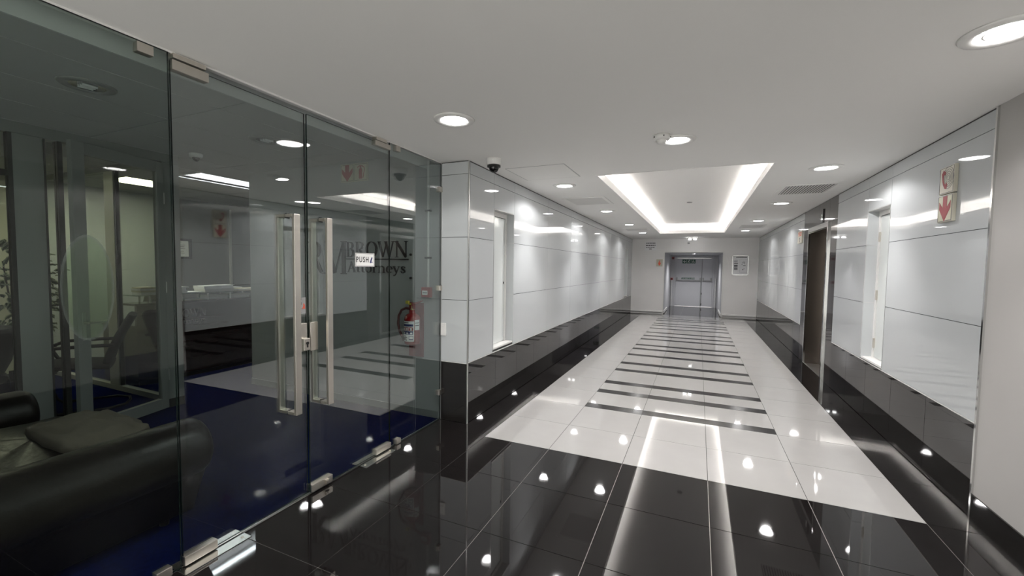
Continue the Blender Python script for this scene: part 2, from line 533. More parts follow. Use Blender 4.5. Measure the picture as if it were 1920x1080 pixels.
# right
LIFT = (3.38, 5.32); LO = (3.80, 4.90)
DR = (1.70, 2.29); DRZ = (0.60, 2.135)
REC = 0.12
wr = MB()
for y0, y1, z0, z1 in [(0.19, DR[0], 0, H), (DR[0], DR[1], 0, DRZ[0]), (DR[0], DR[1], DRZ[1], H), (DR[1], LO[0], 0, H), (LO[0], LO[1], 2.12, H), (LO[1], FY, 0, H)]:
    p = [(rx(y0) + 0.012, y0), (3.62, y0), (3.62, y1), (rx(y1) + 0.012, y1)]
    wr.hexa([(x, y, z0) for x, y in p] + [(x, y, z1) for x, y in p])
wr.box(3.60, 3.62, DR[0], DR[1], 0, H).box(3.60, 3.62, LO[0], LO[1], 0, H)  # unseen plates added to keep daylight out of door and lift openings
wall_right = struct('wall_right', wr, joint_m)
panels(wall_right, 'R', [(0.20, DR[0])], ROWS, wall_glass, d=-0.012)
panels(wall_right, 'R', [DR], [(DRZ[1], 2.375), (2.375, 2.488)], wall_glass, d=-0.012)
panels(wall_right, 'R', [(DR[1], LIFT[0])] + span(LIFT[1], FY - 0.004, 1.25), ROWS, wall_glass, d=-0.012)
panels(wall_right, 'R', span(0.20, LIFT[0], 0.6) + span(LIFT[1], FY - 0.004, 0.6), [(0.004, 0.585)], dado_glass, name='dado_panel', d=-0.012)
for a, b in ((0.2, LIFT[0]), (LIFT[1], FY - 0.004)):
    wall_hexa(MB(), 'R', a, b, 0.585, 0.591, -0.012, 0.001).build('dado_trim', white_plastic, wall_right)
    wall_hexa(MB(), 'R', a, b, 2.488, 2.497, -0.02, -0.004).build('shadow_gap', joint_m, wall_right)
for y0, y1, z0, z1 in [(LIFT[0], 3.76, 0.0, 2.18), (4.94, LIFT[1], 0.0, 2.18), (LIFT[0], 3.78, 2.18, 2.49), (3.78, 4.33, 2.18, 2.49), (4.33, LIFT[1], 2.18, 2.49)]:
    wall_hexa(MB(), 'R', y0 + 0.0015, y1 - 0.0015, z0 + 0.0015, z1 - 0.0015, -0.012, -0.001).build('lift_surround_panel', lift_stone, wall_right)
MB().box(3.2665, 3.282, 0.183, 0.2, 0.0, H - 0.002).build('corner_trim', chrome, wall_right)

# plain plaster wall near the camera, right
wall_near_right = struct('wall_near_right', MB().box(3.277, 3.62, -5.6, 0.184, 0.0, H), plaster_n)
struct('baseboard_right', MB().box(3.268, 3.277, -5.6, 0.182, 0.0, 0.155), dado_glass)
struct('wall_near', MB().box(-7.2, -0.55, -5.7, -5.6, 0.0, H2 + 0.1).box(3.2, 3.7, -5.7, -5.6, 0.0, H2 + 0.1).box(-0.55, 3.2, -5.7, -5.6, 2.40, H2 + 0.1), plaster)
# added glazed opening behind the camera, unseen, lets daylight in as fill
win = thing('added_window_1', None, None, (1.3, -5.65, 0), kind='structure')
for i in range(5):
    x = -0.55 + 3.75 * i / 4
    MB().box(x - 0.025, x + 0.025, -5.68, -5.62, 0.0, 2.40).build('mullion', alu, win)
for i in range(4):
    x = -0.55 + 3.75 * i / 4
    MB().box(x + 0.03, x + 3.75 / 4 - 0.03, -5.654, -5.646, 0.0, 2.40).build('window_pane', None, win)


# far wall with the opening to the fire doors
AX0, AX1, AZ = 0.645, 2.385, 2.055
wf = MB()
wf.box(-0.6, AX0, FY, FY + 0.12, 0, H + 0.04).box(AX1, 3.62, FY, FY + 0.12, 0, H + 0.04).box(AX0, AX1, FY, FY + 0.12, AZ, H + 0.04)
wall_far = struct('wall_far', wf, plaster)
fr = MB()
fr.box(AX0 - 0.03, AX0 + 0.004, FY - 0.008, FY + 0.02, 0.0, AZ + 0.03).box(AX1 - 0.004, AX1 + 0.03, FY - 0.008, FY + 0.02, 0.0, AZ + 0.03)
fr.box(AX0 + 0.004, AX1 - 0.004, FY - 0.008, FY + 0.02, AZ - 0.004, AZ + 0.03)
fr.build('opening_trim', white_plastic, wall_far)
wa = MB()
wa.box(AX0 - 0.1, AX0, FY + 0.12, AY + 0.1, 0, AZ + 0.1).box(AX1, AX1 + 0.1, FY + 0.12, AY + 0.1, 0, AZ + 0.1)
wa.box(AX0 - 0.1, AX1 + 0.1, AY + 0.1, AY + 0.16, 0, AZ + 0.1)  # unseen plate added behind the fire doors, blocks light at their gaps
wa.box(AX0, AX1, AY, AY + 0.1, 2.02, AZ + 0.1).box(AX0, 0.80, AY, AY + 0.1, 0, 2.02).box(2.25, AX1, AY, AY + 0.1, 0, 2.02)
alc_m = mat('alcove_paint', (0.58, 0.58, 0.60), 0.6)
struct('wall_alcove', wa, alc_m)
struct('ceiling_alcove', MB().box(AX0, AX1, FY + 0.12, AY, AZ + 0.001, AZ + 0.1), alc_m)
for nm, a, b in (('baseboard_far_left', -0.40, AX0 - 0.03), ('baseboard_far_right', AX1 + 0.03, 3.35)):
    m_ = MB().box(a, b, FY - 0.022, FY, 0.035, 0.105)
    m_.cyl((a, FY - 0.022, 0.07), (b, FY - 0.022, 0.07), 0.035, n=12)
    o = m_.build(nm, white_plastic); tag(o, kind='structure')
    box_obj('kick_strip', white_plastic, o, a, b, FY - 0.012, FY, 0.0, 0.034)
for nm, x, sgn in (('baseboard_alcove_left', AX0, 1), ('baseboard_alcove_right', AX1, -1)):
    o = MB().box(min(x, x + sgn * 0.03), max(x, x + sgn * 0.03), FY + 0.03, 13.2, 0.02, 0.10).build(nm, white_plastic); tag(o, kind='structure')

# ------------------------------------------------------------------ recessed service doors in the corridor walls
def service_door(name, side, y0, y1, z0, z1, hinge_hi, extra):
    a = 0.5 * (y0 + y1)
    root = thing(name, None, None, (wpt(side, a, 0), a, z0), kind='structure')
    fr = MB()
    for ya, yb in ((y0, y0 + 0.004), (y1 - 0.004, y1)):
        wall_hexa(fr, side, ya, yb, z0, z1, -REC - 0.02, 0.0015)
    wall_hexa(fr, side, y0 + 0.004, y1 - 0.004, z1 - 0.004, z1, -REC - 0.02, 0.0015)
    wall_hexa(fr, side, y0 + 0.004, y1 - 0.004, z0, z0 + 0.006, -REC - 0.02, 0.0015)
    fr.build('edge_trim', alu, root)
    rv = MB()
    for ya, yb in ((y0 + 0.004, y0 + 0.012), (y1 - 0.012, y1 - 0.004)):
        for za, zb in ((z0 + 0.006, 1.185), (1.189, 1.783), (1.787, z1 - 0.004)):
            wall_hexa(rv, side, ya, yb, za, zb, -REC, 0.0)
    rv.build('reveal_panel', wall_glass, root)
    wall_hexa(MB(), side, y0 + 0.012, y1 - 0.012, z0 + 0.006, z0 + 0.02, -REC, -0.004).build('sill', white_plastic, root)
    jb = MB()
    for ya, yb in ((y0 + 0.012, y0 + 0.05), (y1 - 0.05, y1 - 0.012)):
        wall_hexa(jb, side, ya, yb, z0 + 0.02, z1 - 0.004, -REC, -REC + 0.03)
    wall_hexa(jb, side, y0 + 0.05, y1 - 0.05, z1 - 0.05, z1 - 0.004, -REC, -REC + 0.03)
    jb.build('door_frame', white_plastic, root)
    lf = wall_hexa(MB(), side, y0 + 0.052, y1 - 0.052, z0 + 0.024, z1 - 0.056, -REC, -REC + 0.02).build('door_leaf', door_white, root)
    wall_hexa(MB(), side, y0 + 0.05, y1 - 0.05, z1 - 0.0565, z1 - 0.05, -REC + 0.001, -REC + 0.022).build('head_seal', black_plastic, root)
    yh = y1 - 0.056 if hinge_hi else y0 + 0.046
    if extra == 'hinges':
        for zz in (0.72, 1.22, 1.82):
            wall_hexa(MB(), side, yh - 0.006, yh + 0.012, zz, zz + 0.1, -REC + 0.018, -REC + 0.036).build('hinge', steel, root)
    else:
        wall_hexa(MB(), side, y1 - 0.085, y1 - 0.07, 1.31, 1.335, -REC + 0.02, -REC + 0.026).build('keyhole', black_plastic, root)
    return root


service_door('door_1', 'L', *DL1, *DZ, False, 'key')
service_door('door_2', 'L', *DL2, *DZ, False, 'key')
service_door('door_3', 'R', *DR, *DRZ, True, 'hinges')

# ------------------------------------------------------------------ lift
lift = thing('lift', 'passenger lift with dark steel doors in a chrome portal, right wall', 'lift', (rx(4.35), 4.35, 0))
pt = MB()
wall_hexa(pt, 'R', 3.755, LO[0], 0.0, 2.12, -0.012, 0.018)
wall_hexa(pt, 'R', LO[1], 4.945, 0.0, 2.12, -0.012, 0.018)
wall_hexa(pt, 'R', 3.755, 4.945, 2.12, 2.19, -0.012, 0.018)
pt.build('portal_frame', chrome, lift, bevel=0.002)
rv = MB()
wall_hexa(rv, 'R', LO[0] - 0.004, LO[0] + 0.002, 0.0, 2.12, -0.22, -0.012)
wall_hexa(rv, 'R', LO[1] - 0.002, LO[1] + 0.004, 0.0, 2.12, -0.22, -0.012)
wall_hexa(rv, 'R', LO[0], LO[1], 2.114, 2.12, -0.22, -0.012)
rv.build('reveal', lift_steel, lift)
for a, b in ((LO[0] + 0.002, 4.348), (4.352, LO[1] - 0.002)):
    wall_hexa(MB(), 'R', a, b, 0.008, 2.114, -0.23, -0.20).build('door_panel', lift_steel, lift)
wall_hexa(MB(), 'R', LO[0], LO[1], 0.0, 0.006, -0.23, -0.012).build('sill', alu, lift)
ind = wall_hexa(MB(), 'R', 4.08, 4.20, 2.205, 2.40, -0.001, 0.012).build('floor_indicator', black_gloss, lift)
ar = MB()
_yb = 4.14
for za in (2.265, 2.31):
    pts = [(-0.026, -0.014, 0.010), (0.0, 0.014, 0.012), (0.026, -0.014, 0.010)]
    ar.ribbon(pts, (rx(_yb) - 0.0122, _yb, za), (0, -1, 0), (0, 0, 1), 0.0012)
ar.ribbon([(0, -0.06, 0.008), (0, -0.02, 0.008)], (rx(_yb) - 0.0122, _yb, 2.285), (0, -1, 0), (0, 0, 1), 0.0012)
ar.build('arrow_mark', white_ink, ind)

# ------------------------------------------------------------------ fire doors at the end
fd = thing('door_4', None, None, (1.52, AY, 0), kind='structure')
fm = MB()
fm.box(0.80, 0.845, AY - 0.03, AY + 0.06, 0.0, 2.02).box(2.205, 2.25, AY - 0.03, AY + 0.06, 0.0, 2.02).box(0.845, 2.205, AY - 0.03, AY + 0.06, 1.965, 2.02)
fm.build('door_frame', door_grey, fd)
for x0, x1 in ((0.85, 1.812), (1.822, 2.20)):
    lf = MB().box(x0, x1, AY, AY + 0.045, 0.01, 1.96).build('door_leaf', door_grey, fd, bevel=0.003)
    pb = MB()
    pb.box(x0 + 0.02, x0 + 0.075, AY - 0.06, AY, 1.03, 1.17).box(x1 - 0.075, x1 - 0.02, AY - 0.06, AY, 1.03, 1.17)
    pb.cyl((x0 + 0.05, AY - 0.065, 1.055), (x1 - 0.05, AY - 0.065, 1.055), 0.02, n=10)
    pb.build('push_bar', grey_plastic, lf)
box_obj('meeting_strip', office_alu, fd, 1.775, 1.80, AY - 0.012, AY, 0.01, 1.10)
for zz in (0.08, 0.5):
    box_obj('bolt', black_plastic, fd, 1.806, 1.834, AY - 0.02, AY, zz, zz + 0.07)
box_obj('flush_bolt_rod', black_plastic, fd, 1.812, 1.822, AY - 0.006, AY, 0.02, 1.955)
box_obj('door_closer', alu, fd, 0.9, 2.15, AY - 0.03, AY, 1.93, 1.955)

es = thing('exit_sign', 'row of three green exit pictograms at the top of the fire door', 'sign', (1.33, AY - 0.012, 1.815))
for i in range(3):
    x0 = 1.085 + 0.165 * i
    pl = MB().box(x0, x0 + 0.155, AY - 0.008, AY, 1.735, 1.89).build('sign_plate', green_sign, es)
    q = MB(); O = (x0 + 0.0775, AY - 0.0085, 1.8125); UX = (1, 0, 0); UY = (0, 0, 1)
    if i == 0:
        q.ribbon([(0, 0.05, 0.02), (0, -0.03, 0.02)], O, UX, UY, 0.001); q.ribbon([(-0.045, 0.01, 0.02), (0, -0.045, 0.022), (0.045, 0.01, 0.02)], O, UX, UY, 0.001)
    elif i == 1:
        for st in ([(0.0, 0.03, 0.022), (-0.012, -0.01, 0.022)], [(-0.012, -0.01, 0.016), (0.02, -0.03, 0.014), (0.012, -0.06, 0.014)],
                   [(-0.012, -0.01, 0.016), (-0.03, -0.04, 0.014), (-0.055, -0.045, 0.014)], [(-0.04, 0.0, 0.012), (-0.02, 0.028, 0.012), (0.02, 0.02, 0.012), (0.045, 0.035, 0.012)]):
            q.ribbon(st, O, UX, UY, 0.001)
        q.prism([(0.012 + 0.016 * math.cos(a), 0.055 + 0.016 * math.sin(a)) for a in [k * PI / 5 for k in range(10)]], O, UX, UY, 0.001)
    else:
        q.ribbon([(0.035 * math.cos(a), -0.02 + 0.035 * math.sin(a), 0.011) for a in [2.0 + k * 0.45 for k in range(12)]], O, UX, UY, 0.001)
        q.ribbon([(-0.01, 0.03, 0.014), (-0.005, -0.01, 0.014), (0.03, -0.012, 0.012), (0.045, -0.045, 0.012)], O, UX, UY, 0.001)
        q.prism([(-0.01 + 0.014 * math.cos(a), 0.05 + 0.014 * math.sin(a)) for a in [k * PI / 5 for k in range(10)]], O, UX, UY, 0.001)
    q.build('pictogram', white_ink, pl)
ps = thing('push_bar_notice', 'narrow dark notice strip above the push bar of the fire door', 'sign', (1.31, AY - 0.01, 1.14))
pl = MB().box(1.06, 1.56, AY - 0.005, AY, 1.10, 1.165).build('sign_plate', green_sign, ps)
q = MB(); add_text(q, 'PUSH BAR TO OPEN', 0.055, (1.31, AY - 0.0056, 1.132), (1, 0, 0), (0, 0, 1)); q.build('lettering', white_ink, pl)

for nm, lab, z, x in (('alarm_box', 'small dark red alarm box high beside the fire door frame', 1.94, 0.735), ('call_point', 'small dark red call point low beside the fire door frame', 1.10, 0.70)):
    o = thing(nm, lab, 'alarm', (x, AY, z))
    MB().box(x - 0.045, x + 0.045, AY - 0.05, AY, z - 0.045, z + 0.045).build('housing', red_plastic, o, bevel=0.006)
    MB().box(x - 0.025, x + 0.025, AY - 0.052, AY - 0.05, z - 0.025, z + 0.02).build('front_plate', black_plastic, o)
for x, z0, z1, lab in ((0.70, 0.0, 1.05, 'white pipe at the left side of the fire doors'), (2.32, 0.0, 1.15, 'white pipe at the right side of the fire doors')):
    o = MB().cyl((x, AY - 0.05, z0), (x, AY - 0.05, z1), 0.022, n=10).build('wall_pipe', pipe_white)
    for zz in (0.3, 0.9):
        MB().box(x - 0.03, x + 0.03, AY - 0.055, AY, zz, zz + 0.02).build('pipe_clip', pipe_white, o)
    tag(o, lab, 'pipe')

# ------------------------------------------------------------------ far wall furniture
o = thing('wall_notice', 'white paper notice with arrow, upper left of the far wall', 'sign', (0.19, FY, 2.27))
pl = MB().box(0.0, 0.385, FY - 0.004, FY, 2.12, 2.415).build('paper_sheet', paper, o)
q = MB()
for z, a, b, h in ((2.36, 0.05, 0.34, 0.028), (2.29, 0.04, 0.345, 0.03), (2.225, 0.045, 0.335, 0.02)):
    x = a
    while x < b - 0.02:
        l = random.uniform(0.03, 0.07); q.box(x, min(b, x + l), FY - 0.0046, FY - 0.004, z - h / 2, z + h / 2); x += l + 0.014
q.prism([(-0.045, 0), (-0.02, -0.022), (-0.02, -0.01), (0.04, -0.01), (0.04, 0.01), (-0.02, 0.01), (-0.02, 0.022)], (0.19, FY - 0.0041, 2.165), (1, 0, 0), (0, 0, 1), 0.0006)
q.build('print', black_ink, pl)
o = thing('washroom_sign', 'small cream sign with red figure left of the fire door opening', 'sign', (0.49, FY, 1.70))
pl = MB().box(0.39, 0.59, FY - 0.012, FY, 1.585, 1.82).build('sign_plate', cream_sign, o)
q = MB(); O = (0.49, FY - 0.0122, 1.70)
q.prism([(0.022 * math.cos(a), 0.058 + 0.022 * math.sin(a)) for a in [k * PI / 5 for k in range(10)]], O, (1, 0, 0), (0, 0, 1), 0.001)
q.prism([(-0.045, -0.035), (-0.03, -0.04), (-0.018, -0.085), (0.018, -0.085), (0.03, -0.04), (0.045, -0.035), (0.025, 0.03), (-0.025, 0.03)], O, (1, 0, 0), (0, 0, 1), 0.001)
q.build('pictogram', orange_ink, pl)
o = thing('notice_frame', 'silver framed evacuation plan on the far wall beside the opening', 'notice board', (2.87, FY, 1.64))
PX0, PX1, PZ0, PZ1 = 2.645, 3.10, 1.335, 1.955
f = MB()
f.box(PX0, PX0 + 0.025, FY - 0.02, FY, PZ0, PZ1).box(PX1 - 0.025, PX1, FY - 0.02, FY, PZ0, PZ1)
f.box(PX0, PX1, FY - 0.02, FY, PZ0, PZ0 + 0.03).box(PX0, PX1, FY - 0.02, FY, PZ1 - 0.025, PZ1)
f.build('frame', alu, o, bevel=0.002)
pl = MB().box(PX0 + 0.025, PX1 - 0.025, FY - 0.008, FY, PZ0 + 0.03, PZ1 - 0.025).build('poster', poster_bg, o)
q = MB(); yq = FY - 0.0088
for a in ((2.75, 3.05, 1.885, 1.915), (2.70, 2.80, 1.79, 1.805), (2.70, 2.80, 1.75, 1.765), (2.70, 2.81, 1.69, 1.715), (2.70, 2.80, 1.60, 1.66), (2.70, 2.80, 1.54, 1.58),
          (2.70, 2.80, 1.505, 1.53), (2.93, 2.99, 1.71, 1.73), (2.88, 2.94, 1.66, 1.675), (2.95, 3.02, 1.63, 1.65), (2.93, 2.96, 1.50, 1.53), (2.97, 2.99, 1.53, 1.55)):
    q.box(a[0], a[1], yq, yq + 0.0008, a[2], a[3])
for a in ((2.86, 2.863, 1.42, 1.84), (3.055, 3.058, 1.42, 1.84), (2.86, 3.058, 1.42, 1.423), (2.86, 3.058, 1.837, 1.84)): q.box(a[0], a[1], yq, yq + 0.0008, a[2], a[3])
q.ribbon([(2.93, 1.74, 0.008), (2.96, 1.78, 0.008), (3.0, 1.73, 0.008), (2.98, 1.68, 0.008)], (0, yq, 0), (1, 0, 0), (0, 0, 1), -0.0008)
q.build('print', grey_ink, pl)
o = MB().box(1.335, 1.40, FY - 0.03, FY, 2.325, 2.375).build('motion_sensor', grey_plastic, bevel=0.006)
tag(o, 'tiny grey sensor on the far wall above the fire door opening', 'sensor')
o = thing('emergency_light', 'small twin spot emergency light on the ceiling before the far wall', 'light', (1.5, 11.05, H))
MB().box(1.36, 1.64, 11.02, 11.08, H - 0.035, H).build('housing', white_plastic, o, bevel=0.004)
for x in (1.41, 1.56):
    MB().cyl((x, 11.05, H - 0.075), (x, 11.05, H - 0.034), 0.05, 0.03, n=14).build('lamp_head', emerg_m, o)

# ------------------------------------------------------------------ downlights
def downlight(loc, label, lit=True):
    x, y, z = loc
    r = thing('ceiling_downlight', label, 'light', loc, 'round downlights in the corridor ceiling' if lit else 'unlit reception downlights')
    MB().lathe([(0.088, -0.003), (0.093, -0.010), (0.112, -0.013), (0.133, -0.009), (0.140, -0.0005), (0.086, -0.0005)], loc, 40, close=True).build('trim_ring', white_plastic if lit else grey_plastic, r)
    if lit:
        MB().lathe([(0.0, -0.0022), (0.05, -0.0024), (0.086, -0.0030), (0.0875, -0.006), (0.086, -0.0065)], loc, 32).build('lens', lens_m, r)
        rg = MB().lathe([(0.060, -0.0045), (0.064, -0.0062), (0.068, -0.0045)], loc, 32).build('lens_ring', white_plastic, r)
        L = bpy.data.lights.new('downlight_lamp', 'SPOT')
        L.energy = SPOT_W; L.spot_size = math.radians(152); L.spot_blend = 0.22; L.shadow_soft_size = 0.07; L.color = (1.0, 0.975, 0.965)
        lo = bpy.data.objects.new('lamp', L); COL.objects.link(lo); lo.parent = r; lo.location = (0, 0, -0.016)
        L = bpy.data.lights.new('downlight_beam', 'SPOT')
        L.energy = BEAM_W; L.spot_size = math.radians(92); L.spot_blend = 0.7; L.shadow_soft_size = 0.07; L.color = (1.0, 0.975, 0.965)
        lo = bpy.data.objects.new('lamp', L); COL.objects.link(lo); lo.parent = r; lo.location = (0, 0, -0.016)
    else:
        MB().lathe([(0.0, -0.001), (0.06, -0.0015), (0.086, -0.006)], loc, 32).build('reflector', lamp_off, r)
        for k in (-1, 0, 1):
            MB().cyl((x + 0.028 * k - 0.006, y - 0.035, z - 0.009), (x + 0.028 * k + 0.006, y + 0.035, z - 0.009), 0.009, n=10).build('lamp_tube', lamp_glass, r)
    return r


LIT = [((0.15, -0.79), 'lit downlight in the ceiling in front of the glass doors'),
       ((2.80, -0.85), 'large nearest lit downlight, cut by the right edge of the photo'),
       ((1.505, 0.22), 'lit downlight beside the smoke detector in mid ceiling'),
       ((0.18, 1.67), 'lit downlight left of the coffer, nearest of the left row of four'),
       ((2.77, 1.65), 'lit downlight right of the coffer, nearest of the right row of four'),
       ((0.20, 4.12), 'lit downlight left of the coffer, second of the left row of four'),
       ((2.77, 4.03), 'lit downlight right of the coffer, second of the right row of four'),
       ((0.225, 6.53), 'lit downlight left of the coffer, third of the left row of four'),
       ((2.75, 6.45), 'lit downlight right of the coffer, third of the right row of four'),
       ((0.245, 8.85), 'lit downlight left of the coffer, farthest of the left row of four'),
       ((2.73, 8.79), 'lit downlight right of the coffer, farthest of the right row of four')]
proto = None
for (x, y), lab in LIT:
    if proto is None: proto = c = downlight((x, y, H), lab)
    else:
        c = copy_tree(proto); c.location = (x, y, H); c['label'] = lab
for (x, y), lab in [((0.15, -3.3), 'added downlight behind the camera above the glass panel side'), ((2.80, -3.4), 'added downlight behind the camera above the plain wall'),
                    ((1.5, -4.6), 'added downlight behind the camera at the near end')]:
    c = copy_tree(proto); c.location = (x, y, H); c['label'] = lab  # unseen downlights added to light the near end
off1 = downlight((-1.84, -1.89, H2), 'unlit downlight in the reception ceiling above the dark sofa', lit=False)
off2 = copy_tree(off1); off2.location = (-1.856, -0.684, H2); off2['label'] = 'unlit downlight in the reception ceiling near the door handles'

# made-up round fitting in the low alcove ceiling, brightens the fire doors
o = thing('ceiling_downlight', 'added small round light in the alcove ceiling before the fire doors', 'light', (1.52, 13.4, AZ))
MB().lathe([(0.05, -0.001), (0.055, -0.006), (0.066, -0.005), (0.07, -0.0005), (0.05, -0.0005)], (1.52, 13.4, AZ), 28, close=True).build('trim_ring', white_plastic, o)
MB().lathe([(0.0, -0.002), (0.052, -0.002)], (1.52, 13.4, AZ), 24).build('lens', lens_m, o)
L = bpy.data.lights.new('alcove_fill_lamp', 'SPOT')
L.energy = 42; L.spot_size = math.radians(150); L.spot_blend = 0.8; L.shadow_soft_size = 0.04
lo = bpy.data.objects.new('lamp', L); COL.objects.link(lo); lo.parent = o; lo.location = (0, 0, -0.02)

# ------------------------------------------------------------------ other ceiling fittings
def lathe_part(name, m, root, prof, c, n=28): return MB().lathe(prof, c, n).build(name, m, root)


o = thing('dome_camera', 'white and black dome camera on the corridor ceiling by the left wall', 'camera', (-0.05, 0.24, H))
c = (-0.06, 0.24, H)
lathe_part('base', white_plastic, o, [(0.0, 0), (0.072, 0), (0.072, -0.012), (0.066, -0.055), (0.058, -0.06), (0.0, -0.06)], c)
lathe_part('collar', black_plastic, o, [(0.0, -0.058), (0.062, -0.058), (0.062, -0.075), (0.05, -0.078), (0.0, -0.078)], c)
MB().sphere((c[0], c[1], H - 0.078), 0.046, 0.046, 0.048, 20, 8, v0=PI / 2, v1=PI).build('dome', black_gloss, o)
o = thing('smoke_detector', 'white smoke detector on the ceiling beside a round downlight', 'detector', (1.415, 0.05, H))
c = (1.41, 0.06, H)
lathe_part('base', white_plastic, o, [(0.0, 0), (0.058, 0), (0.060, -0.03), (0.052, -0.036), (0.0, -0.036)], c)
lathe_part('sensor_head', white_plastic, o, [(0.0, -0.034), (0.036, -0.034), (0.034, -0.048), (0.028, -0.062), (0.0, -0.064)], c)
for k in range(5):
    a = 2 * PI * k / 5
    MB().box(c[0] + 0.06 * math.cos(a) - 0.004, c[0] + 0.06 * math.cos(a) + 0.004, c[1] + 0.06 * math.sin(a) - 0.004, c[1] + 0.06 * math.sin(a) + 0.004, H - 0.024, H - 0.016).build('vent_slot', black_plastic, o)
o = thing('coffer_sprinkler', 'tiny white fitting in the middle of the lit ceiling coffer', 'sprinkler', (1.5, 5.2, H + 0.245))
lathe_part('rose', grey_plastic, o, [(0.0, 0), (0.05, 0), (0.045, -0.012), (0.0, -0.014)], (1.5, 5.2, H + 0.245))

o = thing('ceiling_hatch', 'flush square access hatch in the ceiling near the dome camera', 'hatch', (0.18, 0.93, H))
HX0, HX1, HY0, HY1 = -0.13, 0.49, 0.63, 1.235
f = MB()
for a in ((HX0, HX0 + 0.006, HY0, HY1), (HX1 - 0.006, HX1, HY0, HY1), (HX0, HX1, HY0, HY0 + 0.006), (HX0, HX1, HY1 - 0.006, HY1)): f.box(*a, H - 0.0012, H)
f.build('hatch_frame', grey_plastic, o)
box_obj('hatch_panel', ceil_m, o, HX0 + 0.009, HX1 - 0.009, HY0 + 0.009, HY1 - 0.009, H - 0.0025, H)


def vent(label, x0, x1, y0, y1, slats_y, dark):
    o = thing('ceiling_vent', label, 'vent', ((x0 + x1) / 2, (y0 + y1) / 2, H), 'ceiling air vents beside the coffer')
    f = MB(); e = 0.05
    for a in ((x0, x0 + e, y0, y1), (x1 - e, x1, y0, y1), (x0 + e, x1 - e, y0, y0 + e), (x0 + e, x1 - e, y1 - e, y1)): f.box(*a, H - 0.008, H)
    f.build('frame', ceil_m if not dark else vent_m, o, bevel=0.002)
    box_obj('duct', vent_dark, o, x0 + e, x1 - e, y0 + e, y1 - e, H - 0.0016, H)
    n = 16 if not dark else 10
    if slats_y:      # slats parallel to the corridor
        for i in range(n):
            xx = x0 + e + (x1 - x0 - 2 * e) * (i + 0.5) / n; wd = (x1 - x0 - 2 * e) / n * 0.36
            MB().hexa([(xx - wd, y0 + e, H - 0.007), (xx - wd + 0.003, y0 + e, H - 0.009), (xx - wd + 0.003, y1 - e, H - 0.009), (xx - wd, y1 - e, H - 0.007),
                       (xx + wd, y0 + e, H - 0.003), (xx + wd + 0.002, y0 + e, H - 0.004), (xx + wd + 0.002, y1 - e, H - 0.004), (xx + wd, y1 - e, H - 0.003)]).build('slat', vent_m, o)
    else:
        for i in range(n):
            yy = y0 + e + (y1 - y0 - 2 * e) * (i + 0.5) / n; wd = (y1 - y0 - 2 * e) / n * (0.46 if not dark else 0.28)
            MB().box(x0 + e, x1 - e, yy - wd, yy + wd, H - 0.007, H - 0.004).build('slat', vent_m, o)


vent('pale ceiling vent left of the coffer, nearer one', -0.14, 0.47, 2.59, 3.3, False, False)
vent('narrow pale ceiling vent left of the coffer, far one', -0.08, 0.52, 7.55, 8.2, False, False)
vent('slatted ceiling vent right of the coffer, nearer the camera', 2.55, 3.14, 2.52, 3.24, True, False)
vent('dark slotted ceiling vent right of the coffer, far one', 2.53, 3.02, 7.35, 8.05, False, True)

# ------------------------------------------------------------------ signs on the right wall
def sign_frame(y): return (Vector((rx(y) - 0.022, y, 0)), Vector((0.0074, -1, 0)).normalized() * 1.0)


DOWN_ARROW = [(-0.028, 0.085), (-0.028, 0.005), (-0.075, 0.05), (-0.075, 0.0), (0.0, -0.09), (0.075, 0.0), (0.075, 0.05), (0.028, 0.005), (0.028, 0.085)]
DOWN_ARROW = list(reversed(DOWN_ARROW))
o = thing('hose_telephone_sign', 'tall two-part sign, red handset over red down arrow, right wall', 'sign', (rx(0.685), 0.685, 2.07))
UXr = Vector((-0.0074, -1, 0)).normalized()
for z0, z1, kind in ((2.065, 2.255, 'phone'), (1.868, 2.058, 'arrow')):
    wall_hexa(MB(), 'R', 0.588, 0.782, z0, z1, 0.0, 0.022).build('sign_plate', cream_sign, o, bevel=0.003)
    pl = o.children[-1]
    pl = [c for c in o.children][-1]
    cz = (z0 + z1) / 2; O = Vector((rx(0.685) - 0.0222, 0.685, cz))
    inn = MB()
    if kind == 'arrow':
        inn.prism([(-0.085, -0.085), (0.085, -0.085), (0.085, 0.085), (-0.085, 0.085)], O, UXr, (0, 0, 1), 0.0006)
        inn.build('luminous_face', lum_sign, pl)
    bd = MB()
    for a, b in (((-0.09, -0.088), (0.09, -0.088)), ((0.09, -0.088), (0.09, 0.088)), ((0.09, 0.088), (-0.09, 0.088)), ((-0.09, 0.088), (-0.09, -0.088))):
        bd.ribbon([(*a, 0.003), (*b, 0.003)], O, UXr, (0, 0, 1), 0.001)
    if kind == 'phone':
        for r_ in (0.016, 0.03, 0.045, 0.06, 0.075):
            bd.ribbon([(0.02 + r_ * math.cos(a), 0.012 + r_ * math.sin(a), 0.0022) for a in [2 * PI * k / 24 for k in range(25)]], O, UXr, (0, 0, 1), 0.001)
    bd.build('border', grey_ink, pl)
    q = MB()
    if kind == 'arrow': q.prism(DOWN_ARROW, O, UXr, (0, 0, 1), 0.0016)
    else:
        q.ribbon([(-0.035, 0.068, 0.02), (-0.05, 0.045, 0.03), (-0.05, 0.03, 0.02), (-0.045, 0.0, 0.016), (-0.028, -0.03, 0.018), (-0.012, -0.045, 0.03), (0.006, -0.052, 0.022)], O, UXr, (0, 0, 1), 0.0016)
        q.ribbon([(-0.038, 0.055, 0.018), (-0.018, 0.05, 0.026)], O, UXr, (0, 0, 1), 0.0016)
        q.ribbon([(-0.012, -0.04, 0.018), (0.008, -0.03, 0.03)], O, UXr, (0, 0, 1), 0.0016)
    q.build('pictogram', red_ink, pl)

